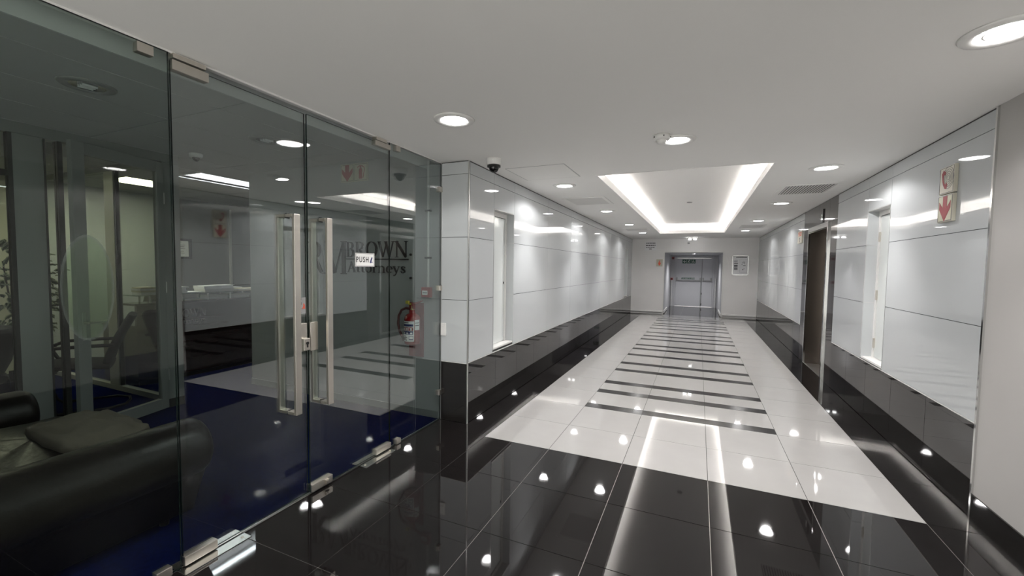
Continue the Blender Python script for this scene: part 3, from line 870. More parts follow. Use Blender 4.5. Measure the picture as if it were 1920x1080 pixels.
o = thing('lift_notice', 'small cream notice on the right wall just past the lift', 'sign', (rx(5.58), 5.58, 2.1))
pl = wall_hexa(MB(), 'R', 5.40, 5.76, 1.99, 2.21, 0.0, 0.015).build('sign_plate', cream_sign, o, bevel=0.002)
q = MB(); O = Vector((rx(5.58) - 0.0152, 5.58, 2.1))
for z, wd in ((0.075, 0.28), (0.05, 0.26), (0.025, 0.24)): q.prism([(-wd / 2, z - 0.007), (wd / 2, z - 0.007), (wd / 2, z + 0.007), (-wd / 2, z + 0.007)], O, UXr, (0, 0, 1), 0.001)
q.build('print', orange_ink, pl)
q = MB(); q.ribbon([(-0.03, -0.02, 0.018), (0.02, -0.035, 0.018), (-0.015, -0.06, 0.018), (0.01, -0.085, 0.018)], O, UXr, (0, 0, 1), 0.001); q.build('pictogram', black_ink, pl)

# ------------------------------------------------------------------ switch on the end face of the left wall
o = thing('light_switch', 'white double switch plate on the end of the left wall', 'switch', (-0.56, WY - 0.012, 0.895))
MB().box(-0.588, -0.53, WY - 0.026, WY - 0.012, 0.835, 0.958).build('plate', white_plastic, o, bevel=0.004)
MB().box(-0.578, -0.542, WY - 0.030, WY - 0.026, 0.862, 0.935).build('rocker', white_plastic, o, bevel=0.002)

# ------------------------------------------------------------------ reception shell
wl2 = MB().box(OX - 0.1, GX, WY, WY + 0.1, 0.0, H2 + 0.1)
wall_rec = struct('wall_reception', wl2, rec_wall)
struct('wall_reception_back', MB().box(-6.75, -6.6, 0.86, 3.4, 0, H2 + 0.1), mat('grey_back_paint', (0.17, 0.172, 0.178), 0.7))
struct('wall_desk_back', MB().box(-6.75, -6.6, -0.6, 0.86, 0, H2 + 0.1), mat('cool_white_paint', (0.78, 0.82, 0.84), 0.7))
struct('wall_reception_side', MB().box(-6.6, -0.5, 3.3, 3.4, 0, H2 + 0.1), rec_wall)
struct('wall_office_back', MB().box(-6.75, -6.6, -5.6, -0.6, 0, H2 + 0.1), cream_wall_m)
struct('baseboard_reception', MB().box(OX - 0.1, GX - 0.03, WY - 0.012, WY, 0.0, 0.07), office_alu)
# ceiling: bulkhead strip behind the glass, then lay-in tiles
rc = MB()
TX0, TX1, TY0, TY1 = -4.45, -3.92, -0.05, 2.4
rc.box(-7.2, TX0, -5.6, 3.4, H2 + 0.006, H2 + 0.03).box(TX1, -0.6, -5.6, 3.4, H2 + 0.006, H2 + 0.03)
rc.box(TX0, TX1, -5.6, TY0, H2 + 0.006, H2 + 0.03).box(TX0, TX1, TY1, 3.4, H2 + 0.006, H2 + 0.03)
ceil2 = struct('ceiling_reception', rc, joint_m)
box_obj('pelmet', mat('pelmet_paint', (0.70, 0.71, 0.71), 0.8), ceil2, -0.762, -0.75, -5.6, WY, 2.452, H2)
box_obj('bulkhead', plaster, ceil2, -0.64, -0.63, -5.6, WY, H, H2 + 0.006)


def ctile(x0, x1, y0, y1):
    box_obj('ceiling_tile', rec_ceil, ceil2, x0 + 0.006, x1 - 0.006, y0 + 0.006, y1 - 0.006, H2, H2 + 0.006)


xs = [-0.64, -0.875, -1.48] + [-1.48 - 0.6 * i for i in range(1, 10)]
ys = [-1.32 + 1.2 * i for i in range(-4, 5)]
for i in range(len(xs) - 1):
    for j in range(len(ys) - 1):
        x1, x0, y0, y1 = xs[i], xs[i + 1], max(ys[j], -5.6), min(ys[j + 1], 3.3)
        # tiles are cut around the light trough
        if x1 > TX0 and x0 < TX1 and y1 > TY0 and y0 < TY1:
            if x0 < TX0: ctile(x0, TX0, y0, y1)
            if x1 > TX1: ctile(TX1, x1, y0, y1)
            xa, xb = max(x0, TX0), min(x1, TX1)
            if y0 < TY0: ctile(xa, xb, y0, TY0)
            if y1 > TY1: ctile(xa, xb, TY1, y1)
        else: ctile(x0, x1, y0, y1)
tr = thing('light_trough', 'long bright recessed light trough in the ceiling above the reception desk', 'light', (-4.185, 1.2, H2))
q = MB()
q.box(TX0 - 0.01, TX0, TY0, TY1, H2 - 0.004, H2 + 0.2).box(TX1, TX1 + 0.01, TY0, TY1, H2 - 0.004, H2 + 0.2)
q.box(TX0, TX1, TY0 - 0.01, TY0, H2 - 0.004, H2 + 0.2).box(TX0, TX1, TY1, TY1 + 0.01, H2 - 0.004, H2 + 0.2).box(TX0, TX1, TY0, TY1, H2 + 0.19, H2 + 0.2)
q.build('housing', coffer_m, tr)
box_obj('led_strip', trough_m, tr, TX0 + 0.10, TX0 + 0.16, TY0 + 0.1, TY1 - 0.1, H2 + 0.165, H2 + 0.18)

o = thing('dome_camera', 'small dim dome camera on the reception ceiling behind the glass', 'camera', (-3.0, -0.62, H2))
c = (-3.0, -0.62, H2)
lathe_part('base', white_plastic, o, [(0.0, 0), (0.06, 0), (0.058, -0.03), (0.045, -0.04), (0.0, -0.04)], c)
MB().sphere((c[0], c[1], H2 - 0.04), 0.034, 0.034, 0.036, 16, 6, v0=PI / 2, v1=PI).build('dome', black_gloss, o)

for lab, x, y, m in (('warm light panel in the ceiling behind the office door glass', -5.35, 0.0, panel_lit), ('light panel in the office ceiling seen in the left window', -5.35, -1.7, panel_lit)):
    o = thing('ceiling_panel_light', lab, 'light', (x, y, H2))
    f = MB()
    for a in ((x - 0.3, x - 0.28, y - 0.3, y + 0.3), (x + 0.28, x + 0.3, y - 0.3, y + 0.3), (x - 0.28, x + 0.28, y - 0.3, y - 0.28), (x - 0.28, x + 0.28, y + 0.28, y + 0.3)): f.box(*a, H2 - 0.012, H2)
    f.build('frame', white_plastic, o)
    box_obj('diffuser', m, o, x - 0.28, x + 0.28, y - 0.28, y + 0.28, H2 - 0.006, H2)

# ------------------------------------------------------------------ glyphs for the cut-out serif lettering (cap height 1)
def arc(cx, cy, rx_, ry_, a0, a1, n, thick, thin):
    out = []
    for i in range(n + 1):
        a = math.radians(a0 + (a1 - a0) * i / n)
        out.append((cx + rx_ * math.cos(a), cy + ry_ * math.sin(a), thin + (thick - thin) * abs(math.cos(a)) ** 1.6))
    return out


TK, TN = 0.145, 0.045


def stem(x, y0, y1, w, s0=True, s1=True, sw=0.15):
    L = [[(x, y0, w), (x, y1, w)]]
    if s0: L.append([(x - w / 2 - sw * 0.6, y0 + 0.018, 0.036), (x + w / 2 + sw * 0.6, y0 + 0.018, 0.036)])
    if s1: L.append([(x - w / 2 - sw * 0.6, y1 - 0.018, 0.036), (x + w / 2 + sw * 0.6, y1 - 0.018, 0.036)])
    return L


GL = {
    'R': (0.80, stem(0.2, 0, 1, TK) + [[(0.2, 0.977, TN), (0.36, 0.977, TN)] + arc(0.38, 0.745, 0.21, 0.232, 90, -90, 10, TK, TN) + [(0.2, 0.513, TN)],
                                       [(0.36, 0.51, 0.13), (0.56, 0.2, TK), (0.70, 0.02, 0.12)], [(0.62, 0.018, 0.036), (0.84, 0.018, 0.036)]]),
    'M': (1.10, stem(0.14, 0, 1, TN, True, True, 0.1) + [[(0.15, 0.98, TK), (0.53, 0.03, TK * 0.95)], [(0.53, 0.03, TN), (0.90, 0.97, TN)]] + stem(0.93, 0, 1, TK, True, True, 0.1)),
    'B': (0.70, stem(0.2, 0, 1, TK) + [[(0.2, 0.977, TN), (0.33, 0.977, TN)] + arc(0.35, 0.76, 0.19, 0.217, 90, -90, 10, TK, TN) + [(0.2, 0.543, TN)],
                                       [(0.2, 0.543, TN), (0.36, 0.543, TN)] + arc(0.38, 0.283, 0.22, 0.26, 90, -90, 10, TK, TN) + [(0.2, 0.023, TN)]]),
    'O': (0.86, [arc(0.43, 0.5, 0.34, 0.48, 0, 360, 28, TK, TN)]),
    'W': (1.16, [[(0.10, 0.98, TK), (0.38, 0.02, TK * 0.8)], [(0.38, 0.02, TN), (0.62, 0.95, TN)], [(0.56, 0.98, TK), (0.82, 0.02, TK * 0.8)], [(0.82, 0.02, TN), (1.06, 0.98, TN)],
                 [(0.0, 0.982, 0.036), (0.22, 0.982, 0.036)], [(0.46, 0.982, 0.036), (0.66, 0.982, 0.036)], [(0.96, 0.982, 0.036), (1.15, 0.982, 0.036)]]),
    'N': (0.90, stem(0.15, 0, 1, TN, True, True, 0.14) + [[(0.12, 0.985, TK), (0.76, 0.02, TK)]] + stem(0.76, 0, 1, TN, False, True, 0.14)),
    'A': (0.86, [[(0.13, 0.02, TN), (0.44, 0.98, TN)], [(0.40, 0.99, TK * 0.8), (0.74, 0.02, TK)], [(0.22, 0.36, TN), (0.62, 0.36, TN)], [(0.02, 0.018, 0.036), (0.25, 0.018, 0.036)], [(0.58, 0.018, 0.036), (0.88, 0.018, 0.036)]]),
    't': (0.44, [[(0.2, 0.85, 0.03), (0.2, 0.62, 0.12), (0.2, 0.14, 0.13)] + arc(0.31, 0.14, 0.11, 0.11, 180, 300, 6, 0.12, 0.05), [(0.05, 0.62, 0.05), (0.39, 0.62, 0.05)]]),
    'o': (0.66, [arc(0.33, 0.32, 0.245, 0.30, 0, 360, 22, 0.125, 0.04)]),
    'r': (0.52, stem(0.17, 0, 0.62, 0.12, True, False, 0.1) + [[(0.03, 0.6, 0.036), (0.2, 0.62, 0.036)], [(0.2, 0.46, 0.04), (0.28, 0.57, 0.06), (0.37, 0.60, 0.09), (0.45, 0.56, 0.11)]]),
    'n': (0.74, stem(0.17, 0, 0.62, 0.12, True, False, 0.1) + stem(0.56, 0, 0.44, 0.12, True, False, 0.1) + [[(0.03, 0.6, 0.036), (0.2, 0.62, 0.036)], [(0.2, 0.48, 0.04), (0.30, 0.585, 0.06), (0.42, 0.60, 0.09), (0.53, 0.53, 0.115), (0.56, 0.43, 0.12)]]),
    'e': (0.60, [arc(0.31, 0.32, 0.235, 0.30, 5, 318, 20, 0.12, 0.045), [(0.10, 0.345, 0.045), (0.54, 0.345, 0.045)]]),
    'y': (0.66, [[(0.11, 0.6, 0.12), (0.34, 0.06, 0.11)], [(0.56, 0.6, 0.045), (0.34, 0.02, 0.05), (0.24, -0.17, 0.06), (0.10, -0.22, 0.10)], [(0.0, 0.602, 0.036), (0.24, 0.602, 0.036)], [(0.45, 0.602, 0.036), (0.66, 0.602, 0.036)]]),
    's': (0.52, [[(0.42, 0.47, 0.05), (0.39, 0.57, 0.05), (0.27, 0.60, 0.055), (0.14, 0.53, 0.10), (0.16, 0.41, 0.11), (0.28, 0.33, 0.12), (0.40, 0.23, 0.11), (0.41, 0.11, 0.09), (0.28, 0.03, 0.055), (0.14, 0.06, 0.05), (0.08, 0.18, 0.05)]]),
}


def word(text, root, m, x0, x1, base, cap, place, depth, name='letter'):
    total = sum(GL[c][0] for c in text)
    k = (x1 - x0) / total; x = x0
    for c in text:
        w_, st = GL[c]
        q = MB(); O, ux, uy = place(x, base)
        for s_ in st: q.ribbon([(a * k, b * cap, ww * (k + cap) / 2) for a, b, ww in s_], O, ux, uy, depth)
        q.build(name, m, root)
        x += w_ * k


wl_t = thing('wall_lettering', 'black serif lettering mounted on the reception wall behind the glass doors', 'lettering', (-1.7, WY, 1.58))
pw = lambda x, z: ((x, WY - 0.001, z), (1, 0, 0), (0, 0, 1))
word('RM', wl_t, letter_m, -2.40, -1.80, 1.405, 0.362, pw, 0.012)
word('BROWN', wl_t, letter_m, -1.83, -0.99, 1.592, 0.165, pw, 0.012)
word('Attorneys', wl_t, letter_m, -1.805, -1.015, 1.43, 0.115, pw, 0.012)
box_obj('underline', letter_m, wl_t, -1.83, -0.985, WY - 0.013, WY - 0.001, 1.566, 1.578)
for z in (1.385, 1.62):
    MB().lathe([(0, 0), (0.012, 0), (0.012, -0.02), (0, -0.02)], (-0.955, WY, z), 12, axis='y').build('fixing_stud', black_plastic, wl_t)

# double sign above it
o = thing('extinguisher_sign', 'pair of red and cream panels, down arrow beside fire extinguisher symbol', 'sign', (-1.7, WY, 2.48))
for x0, kind in ((-1.885, 'arrow'), (-1.695, 'ext')):
    pl = MB().box(x0, x0 + 0.186, WY - 0.01, WY, 2.395, 2.585).build('sign_plate', lum_sign, o, bevel=0.002)
    O = Vector((x0 + 0.093, WY - 0.0102, 2.49)); UX = (1, 0, 0); UY = (0, 0, 1)
    bd = MB()
    for a, b in (((-0.084, -0.084), (0.084, -0.084)), ((0.084, -0.084), (0.084, 0.084)), ((0.084, 0.084), (-0.084, 0.084)), ((-0.084, 0.084), (-0.084, -0.084))):
        bd.ribbon([(*a, 0.004), (*b, 0.004)], O, UX, UY, 0.0008)
    bd.build('border', grey_ink, pl)
    q = MB()
    if kind == 'arrow': q.prism(DOWN_ARROW, O, UX, UY, 0.001)
    else:
        q.prism([(-0.025, -0.07), (0.018, -0.07), (0.018, 0.03), (0.006, 0.042), (0.006, 0.058), (-0.012, 0.058), (-0.012, 0.042), (-0.025, 0.03)], O, UX, UY, 0.001)
        q.ribbon([(-0.045, 0.05, 0.01), (-0.02, 0.064, 0.012), (0.02, 0.062, 0.01), (0.045, 0.045, 0.008), (0.05, 0.02, 0.008), (0.038, -0.02, 0.008), (0.03, -0.065, 0.008)], O, UX, UY, 0.001)
    q.build('pictogram', red_ink, pl)

# call point, conduit, extinguisher
o = thing('fire_call_point', 'red fire call point on the reception end wall under a white conduit', 'alarm', (-0.75, WY, 1.25))
MB().box(-0.80, -0.70, WY - 0.05, WY, 1.20, 1.30).build('housing', red_plastic, o, bevel=0.006)
pl = MB().box(-0.785, -0.725, WY - 0.053, WY - 0.05, 1.225, 1.268).build('break_glass', paper, o)
q = MB()
for k in range(3): q.box(-0.776 + 0.016 * k, -0.765 + 0.016 * k, WY - 0.0535, WY - 0.053, 1.24, 1.252)
q.build('print', black_ink, pl)
o = MB().cyl((-0.742, WY - 0.016, 1.30), (-0.742, WY - 0.016, H2), 0.0125, n=12).build('wall_conduit', pipe_white)
tag(o, 'white vertical conduit above the red call point on the reception wall', 'conduit')
for zz in (1.58, 2.04):
    MB().box(-0.775, -0.71, WY - 0.03, WY, zz, zz + 0.016).build('saddle_clip', black_plastic, o, bevel=0.002)
tag(MB().box(-0.975, -0.80, WY - 0.012, WY, 0.595, 1.14).build('extinguisher_board', red_board, bevel=0.002), 'tall red backing board behind the fire extinguisher', 'backing board')
ex = thing('fire_extinguisher', 'red fire extinguisher with blue and white label hung on red board', 'fire extinguisher', (-0.865, WY - 0.095, 0.74))
ec = (-0.865, WY - 0.10, 0.0)
MB().lathe([(0.0, 0.748), (0.074, 0.748), (0.08, 0.758), (0.08, 0.985), (0.075, 1.01), (0.058, 1.032), (0.03, 1.045), (0.024, 1.058), (0.024, 1.075), (0, 1.075)], ec, 32).build('cylinder', red_paint, ex)
MB().lathe([(0.0, 0.742), (0.07, 0.742), (0.078, 0.748), (0.078, 0.755), (0.0, 0.755)], ec, 28).build('base_ring', red_paint, ex)
MB().lathe([(0, 1.073), (0.02, 1.073), (0.022, 1.08), (0.016, 1.095), (0.016, 1.12), (0, 1.12)], ec, 16).build('valve', brass, ex)
hd = MB()
hd.prism([(-0.03, 0.0), (0.05, 0.02), (0.115, 0.05), (0.112, 0.058), (0.04, 0.034), (-0.03, 0.02)], (-0.865, WY - 0.09, 1.115), (1, 0, 0), (0, 0, 1), 0.022)
hd.prism([(-0.03, -0.005), (0.03, 0.0), (0.03, 0.05), (-0.02, 0.045)], (-0.865, WY - 0.088, 1.085), (1, 0, 0), (0, 0, 1), 0.026)
hd.build('squeeze_handle', red_paint, ex, bevel=0.002)
MB().box(-0.93, -0.90, WY - 0.125, WY - 0.10, 1.135, 1.165).box(-0.905, -0.87, WY - 0.116, WY - 0.112, 1.125, 1.142).build('seal_tag', yellow_p, ex)
MB().tube([(-0.885, WY - 0.11, 1.085), (-0.93, WY - 0.115, 1.092), (-0.985, WY - 0.115, 1.07), (-1.02, WY - 0.115, 1.01), (-1.028, WY - 0.115, 0.93), (-1.01, WY - 0.115, 0.86), (-0.98, WY - 0.115, 0.81)], 0.0125, 10).build('hose', hose_m, ex)
MB().cyl((-0.98, WY - 0.115, 0.812), (-0.955, WY - 0.115, 0.765), 0.010, 0.014, 10).build('nozzle', black_plastic, ex)
MB().box(-0.885, -0.845, WY - 0.03, WY - 0.0125, 0.95, 1.0).build('bracket', red_paint, ex)


def curved(mb, r, a0, a1, z0, z1, m, n=8):
    vs = []
    for i in range(n + 1):
        a = math.radians(a0 + (a1 - a0) * i / n)
        for z in (z0, z1): vs.append((ec[0] + r * math.sin(a), ec[1] - r * math.cos(a), z))
    mb.add(vs, [(2 * i, 2 * i + 2, 2 * i + 3, 2 * i + 1) for i in range(n)], m, True)


lb = MB()
curved(lb, 0.0806, -52, 48, 0.775, 0.972, 0, 14)
curved(lb, 0.0806, 52, 92, 0.885, 0.985, 0, 6)
curved(lb, 0.0811, -46, 42, 0.922, 0.944, 1)
curved(lb, 0.0811, -46, 42, 0.842, 0.876, 1)
for a in (-46, -16, 14): curved(lb, 0.0811, a, a + 26, 0.880, 0.914, 2)
for z, b in ((0.957, 30), (0.825, 10), (0.812, 20), (0.80, 8), (0.788, 18)): curved(lb, 0.0811, -44, b - 20, z - 0.004, z + 0.004, 3)
curved(lb, 0.0811, 12, 42, 0.79, 0.832, 1); curved(lb, 0.0814, 15, 39, 0.80, 0.826, 0)
for z in (0.93, 0.955): curved(lb, 0.0811, 56, 88, z - 0.004, z + 0.003, 3)
for a in (-38, -8, 22): curved(lb, 0.0814, a, a + 11, 0.884, 0.908, 0, 3); curved(lb, 0.0814, a, a + 14, 0.848, 0.864, 0, 3)
lb.build('label', [paper, blue_ink, red_ink, black_ink], ex)

# ------------------------------------------------------------------ glass partition
GT = 0.012


def pane(name, root, y0, y1, z0, z1, m=glass, x=GX):
    q = MB()
    x0, x1 = x - GT / 2, x + GT / 2
    v = [(x0, y0, z0), (x1, y0, z0), (x1, y1, z0), (x0, y1, z0), (x0, y0, z1), (x1, y0, z1), (x1, y1, z1), (x0, y1, z1)]
    q.add(v, [(1, 2, 6, 5), (3, 0, 4, 7)], 0)
    q.add(v, [(3, 2, 1, 0), (4, 5, 6, 7), (0, 1, 5, 4), (2, 3, 7, 6)], 1)
    return q.build(name, [m, glass_edge], root)


def clip(root, y0, y1, z0, z1, name='clamp', t=0.019, x=GX, m=None):
    return MB().box(x - t, x + t, y0, y1, z0, z1).build(name, m or steel, root, bevel=0.0025)


hdr = struct('trim_1', MB().box(GX - 0.03, GX + 0.004, -5.6, WY - 0.014, 2.488, H), white_plastic)

# left fixed panel
g = thing('glass_panel', 'fixed clear glass panel left of the doors with an oval film', 'glass panel', (GX, -3.6, 0))
pane('pane', g, -5.58, -2.088, 0.006, 2.488, glass_side)
clip(g, -2.212, -2.150, 2.435, 2.478)
clip(g, -2.20, -2.135, 0.004, 0.05)
q = MB(); r2 = MB(); n = 40
OYc, OZc = -2.393, 1.402
pts = [(OYc + 0.085 * math.cos(2 * PI * i / n), OZc + 0.219 * math.sin(2 * PI * i / n)) for i in range(n)]
pin = [(OYc + 0.077 * math.cos(2 * PI * i / n), OZc + 0.208 * math.sin(2 * PI * i / n)) for i in range(n)]
xf = GX - GT / 2 - 0.0005
q.add([(xf, y, z) for y, z in pin], [tuple(range(n))], 0)
r2.add([(xf, y, z) for y, z in pts] + [(xf, y, z) for y, z in pin], [(i, (i + 1) % n, n + (i + 1) % n, n + i) for i in range(n)], 0)
film = q.build('oval_film', frost_m, g)
r2.build('film_rim', frost_ring, film)

# right fixed panel
g = thing('glass_panel', 'narrow fixed glass panel between the right door and the left wall end', 'glass panel', (GX, -0.18, 0))
pane('pane', g, -0.552, WY - 0.016, 0.004, 2.488)
clip(g, -0.486, -0.433, 2.44, 2.486)
clip(g, -0.482, -0.430, 0.004, 0.045)
for z in (2.24, 1.297, 0.275): clip(g, 0.140, 0.184, z - 0.024, z + 0.024, 'wall_bracket', 0.022)


def pull_handle(root, yc, z0, z1):
    h = thing('pull_handle', None, None, (GX, yc, 0)); h.parent = root; h.location = (0, yc - root.location.y, 0)
    hw = 0.021
    for sx, lab in ((1, 'outer_bar'), (-1, 'inner_bar')):
        xo = GX + sx * 0.083; xi = GX + sx * 0.063
        MB().box(min(xo, xi), max(xo, xi), yc - hw, yc + hw, z0, z1).build('grip_bar', steel, h, bevel=0.002)
        a, b = GX + sx * 0.007, GX + sx * 0.063
        for zz in (z0, z1 - 0.018):
            MB().box(min(a, b), max(a, b), yc - hw, yc + hw, zz, zz + 0.018).build('end_bar', steel, h, bevel=0.001)
    for zz in (z0 - 0.008, z1 - 0.024):
        MB().box(GX - 0.008, GX + 0.008, yc - 0.010, yc + 0.010, zz, zz + 0.032).build('through_bolt', black_plastic, h)
    return h


# left leaf (stands about a degree ajar)
PIV = -2.080
ld = thing('glass_door', 'left glass door leaf with square steel pull, lock and PULL sticker', 'door', (GX, PIV, 0))
pane('pane', ld, PIV, -1.3385, 0.012, 2.455)
clip(ld, PIV, -1.917, 2.412, 2.458, 'top_patch', 0.021)
clip(ld, PIV - 0.002, -1.925, 0.012, 0.058, 'bottom_patch', 0.021)
pull_handle(ld, -1.465, 0.583, 1.812)
lk = clip(ld, -1.405, -1.345, 0.955, 1.135, 'lock_case', 0.017)
MB().box(GX + 0.017, GX + 0.052, -1.398, -1.352, 0.965, 1.042).build('cylinder_guard', steel, lk, bevel=0.003)
MB().cyl((GX + 0.050, -1.374, 1.012), (GX + 0.056, -1.374, 1.012), 0.010, n=14).box(GX + 0.05, GX + 0.056, -1.378, -1.370, 0.985, 1.008).build('keyhole', black_plastic, lk)
stk = MB().box(GX + GT / 2, GX + GT / 2 + 0.0012, -1.392, -1.346, 1.196, 1.300).build('pull_sticker', grey_plastic, ld)
q = MB()
for i, ch in enumerate('PULL'): add_text(q, ch, 0.024, (GX + GT / 2 + 0.0018, -1.383, 1.286 - 0.0255 * i), (0, 1, 0), (0, 0, 1))
q.build('lettering', black_ink, stk)
q = MB()
O = (GX + GT / 2 + 0.0014, -1.361, 1.245)
q.ribbon([(-0.008, -0.018, 0.008), (0.002, 0.0, 0.008), (0.0, 0.016, 0.007)], O, (0, 1, 0), (0, 0, 1), 0.0006); q.ribbon([(0.008, -0.018, 0.008), (0.002, 0.0, 0.008), (0.009, 0.006, 0.006)], O, (0, 1, 0), (0, 0, 1), 0.0006)
q.build('pictogram', orange_ink, stk)
ld.rotation_euler = (0, 0, math.radians(1.0))

# right leaf
RP = -0.556
rd = thing('glass_door', 'right glass door leaf with square steel pull and white PUSH sign', 'door', (GX, RP, 0))
pane('pane', rd, -1.3325, RP, 0.012, 2.455)
clip(rd, -0.731, RP, 2.425, 2.462, 'top_patch', 0.021)
clip(rd, -0.730, RP - 0.002, 0.014, 0.056, 'bottom_patch', 0.021)
pull_handle(rd, -1.228, 0.583, 1.812)
clip(rd, -1.328, -1.272, 0.952, 1.138, 'strike_case', 0.017)
bl = clip(rd, -1.332, -1.163, 0.014, 0.062, 'bottom_lock', 0.021)
MB().box(GX + 0.021, GX + 0.036, -1.232, -1.222, 0.026, 0.052).cyl((GX + 0.021, -1.205, 0.04), (GX + 0.034, -1.205, 0.04), 0.011, n=14).build('thumb_turn', steel, bl, bevel=0.001)
ps = MB().box(GX + GT / 2, GX + GT / 2 + 0.002, -0.933, -0.731, 1.497, 1.602).build('push_sign', white_plastic, rd)
q = MB()
for a in ((-0.925, -0.739, 1.503, 1.505), (-0.925, -0.739, 1.594, 1.596), (-0.925, -0.923, 1.505, 1.594), (-0.741, -0.739, 1.505, 1.594)): q.box(GX + GT / 2 + 0.002, GX + GT / 2 + 0.0026, *a)
for a in ((-0.933, -0.731, 1.497, 1.4995), (-0.933, -0.731, 1.5995, 1.602), (-0.933, -0.9305, 1.4995, 1.5995), (-0.7335, -0.731, 1.4995, 1.5995)): q.box(GX + GT / 2 + 0.002, GX + GT / 2 + 0.0028, *a)
q.build('border', black_ink, ps)
for i_, ch_ in enumerate('PUSH'):
    q = MB(); add_text(q, ch_, 0.058, (GX + GT / 2 + 0.003, -0.861 + (i_ - 1.5) * 0.0335, 1.549), (0, 1, 0), (0, 0, 1), sx=0.80)
    q.build('letter', black_ink, ps)
q = MB(); O = (GX + GT / 2 + 0.0022, -0.766, 1.55)
q.ribbon([(-0.012, -0.024, 0.012), (-0.002, 0.0, 0.012), (0.008, 0.02, 0.009)], O, (0, 1, 0), (0, 0, 1), 0.0006)
q.ribbon([(-0.002, 0.002, 0.007), (0.01, 0.012, 0.007)], O, (0, 1, 0), (0, 0, 1), 0.0006)
q.box(GX + GT / 2 + 0.0022, GX + GT / 2 + 0.0028, -0.765, -0.755, 1.528, 1.537)
q.build('pictogram', blue_ink, ps)

for lab, y0, y1 in (('steel floor spring plate under the left glass door', -2.11, -1.78), ('steel floor spring plate under the right glass door', -0.905, -0.568)):
    o = thing('floor_plate', lab, 'plate', (GX, (y0 + y1) / 2, 0))
    MB().box(GX - 0.062, GX - 0.002, y0, y1, 0.0, 0.0045).build('cover_plate', plate_m, o, bevel=0.001)
    MB().box(GX + 0.002, GX + 0.075, y0, y1, 0.0, 0.0045).build('cover_plate', plate_m, o, bevel=0.001)
    for yy in (y0 + 0.03, y1 - 0.03):
        MB().cyl((GX + 0.04, yy, 0.004), (GX + 0.04, yy, 0.0062), 0.008, n=12).build('screw', steel, o)
for lab, y0, y1 in (('brown steel pivot plate on the header above the left glass door', -2.075, -1.93), ('brown steel pivot plate on the header above the right glass door', -0.72, -0.60)):
    tag(MB().box(GX - 0.022, GX + 0.022, y0, y1, 2.466, 2.488).build('pivot_plate', steel, bevel=0.002), lab, 'plate')

# ------------------------------------------------------------------ office front (aluminium and glass) inside the reception
of = thing('wall_office', None, None, (OX, -1.8, 0), kind='structure')
OT = 0.05
def obox(nm, y0, y1, z0, z1, m=office_alu, x0=OX - 0.08, x1=OX, bev=0.003): return MB().box(x0, x1, y0, y1, z0, z1).build(nm, m, of, bevel=bev)


obox('head_panel', -5.5, -0.62, 2.52, H2)
obox('end_post', -0.775, -0.62, 0.0, 2.52)
obox('skirting', -0.775, -0.62, 0.0, 0.09, office_dark, OX - 0.08, OX + 0.008)
obox('wide_post', -1.79, -1.615, 0.0, 2.52)
obox('gasket', -1.615, -1.60, 0.0, 2.52, office_dark, OX - 0.06, OX - 0.005, 0)
obox('gasket', -1.815, -1.79, 0.0, 2.52, office_dark, OX - 0.06, OX + 0.002, 0)
obox('door_jamb', -1.535, -1.50, 0.0, 2.52, office_dark, OX - 0.07, OX + 0.004)
obox('window_rail', -5.5, -1.815, 2.18, 2.225, office_dark, OX - 0.06, OX - 0.01)
obox('window_sill_rail', -5.5, -1.815, 0.0, 0.10)
pane('window_pane', of, -1.60, -1.535, 0.05, 2.52, glass_office, OX - 0.03)
pane('window_pane', of, -5.5, -1.815, 0.10, 2.18, glass_office, OX - 0.03)
pane('window_pane', of, -5.5, -1.815, 2.225, 2.52, glass_office, OX - 0.03)
# return wall of the office (glazed, facing the desk area)
SY = -0.65
ow = thing('wall_office_side', None, None, (-5.0, SY, 0), kind='structure')
def sbox(nm, x0, x1, z0, z1, m=alu, y0=SY - 0.03, y1=SY + 0.03): return MB().box(x0, x1, y0, y1, z0, z1).build(nm, m, ow, bevel=0.002)


pale_alu = mat('pale_window_frame', (0.50, 0.50, 0.46), 0.4, 0.3)
sbox('sill_rail', -6.6, OX - 0.08, 0.0, 0.06, pale_alu)
sbox('head_rail', -6.6, OX - 0.08, 2.545, H2, office_alu)
for x0, x1 in ((-5.41, -5.27), (-4.66, -4.46), (-6.6, -6.5)):
    sbox('mullion', x0, x1, 0.06, 2.545, pale_alu)
    sbox('gasket', x1, x1 + 0.02, 0.06, 2.545, office_dark, SY - 0.02, SY + 0.02)
for x0, x1 in ((-6.5, -5.41), (-5.25, -4.66), (-4.44, -3.38)):
    q = MB().box(x0, x1, SY - 0.004, SY + 0.004, 0.06, 2.545)
    q.build('window_pane', glass_office, ow)

# office door, ajar, hinged at its right
HY = -0.785
od = thing('door_5', None, None, (OX + 0.012, HY, 0), kind='structure')
DW = 0.80
def dbox(nm, y0, y1, z0, z1, m=office_alu, x0=-0.02, x1=0.025, par=None, bev=0.003):
    return MB().box(OX + 0.012 + x0, OX + 0.012 + x1, HY + y0, HY + y1, z0, z1).build(nm, m, par or od, bevel=bev)


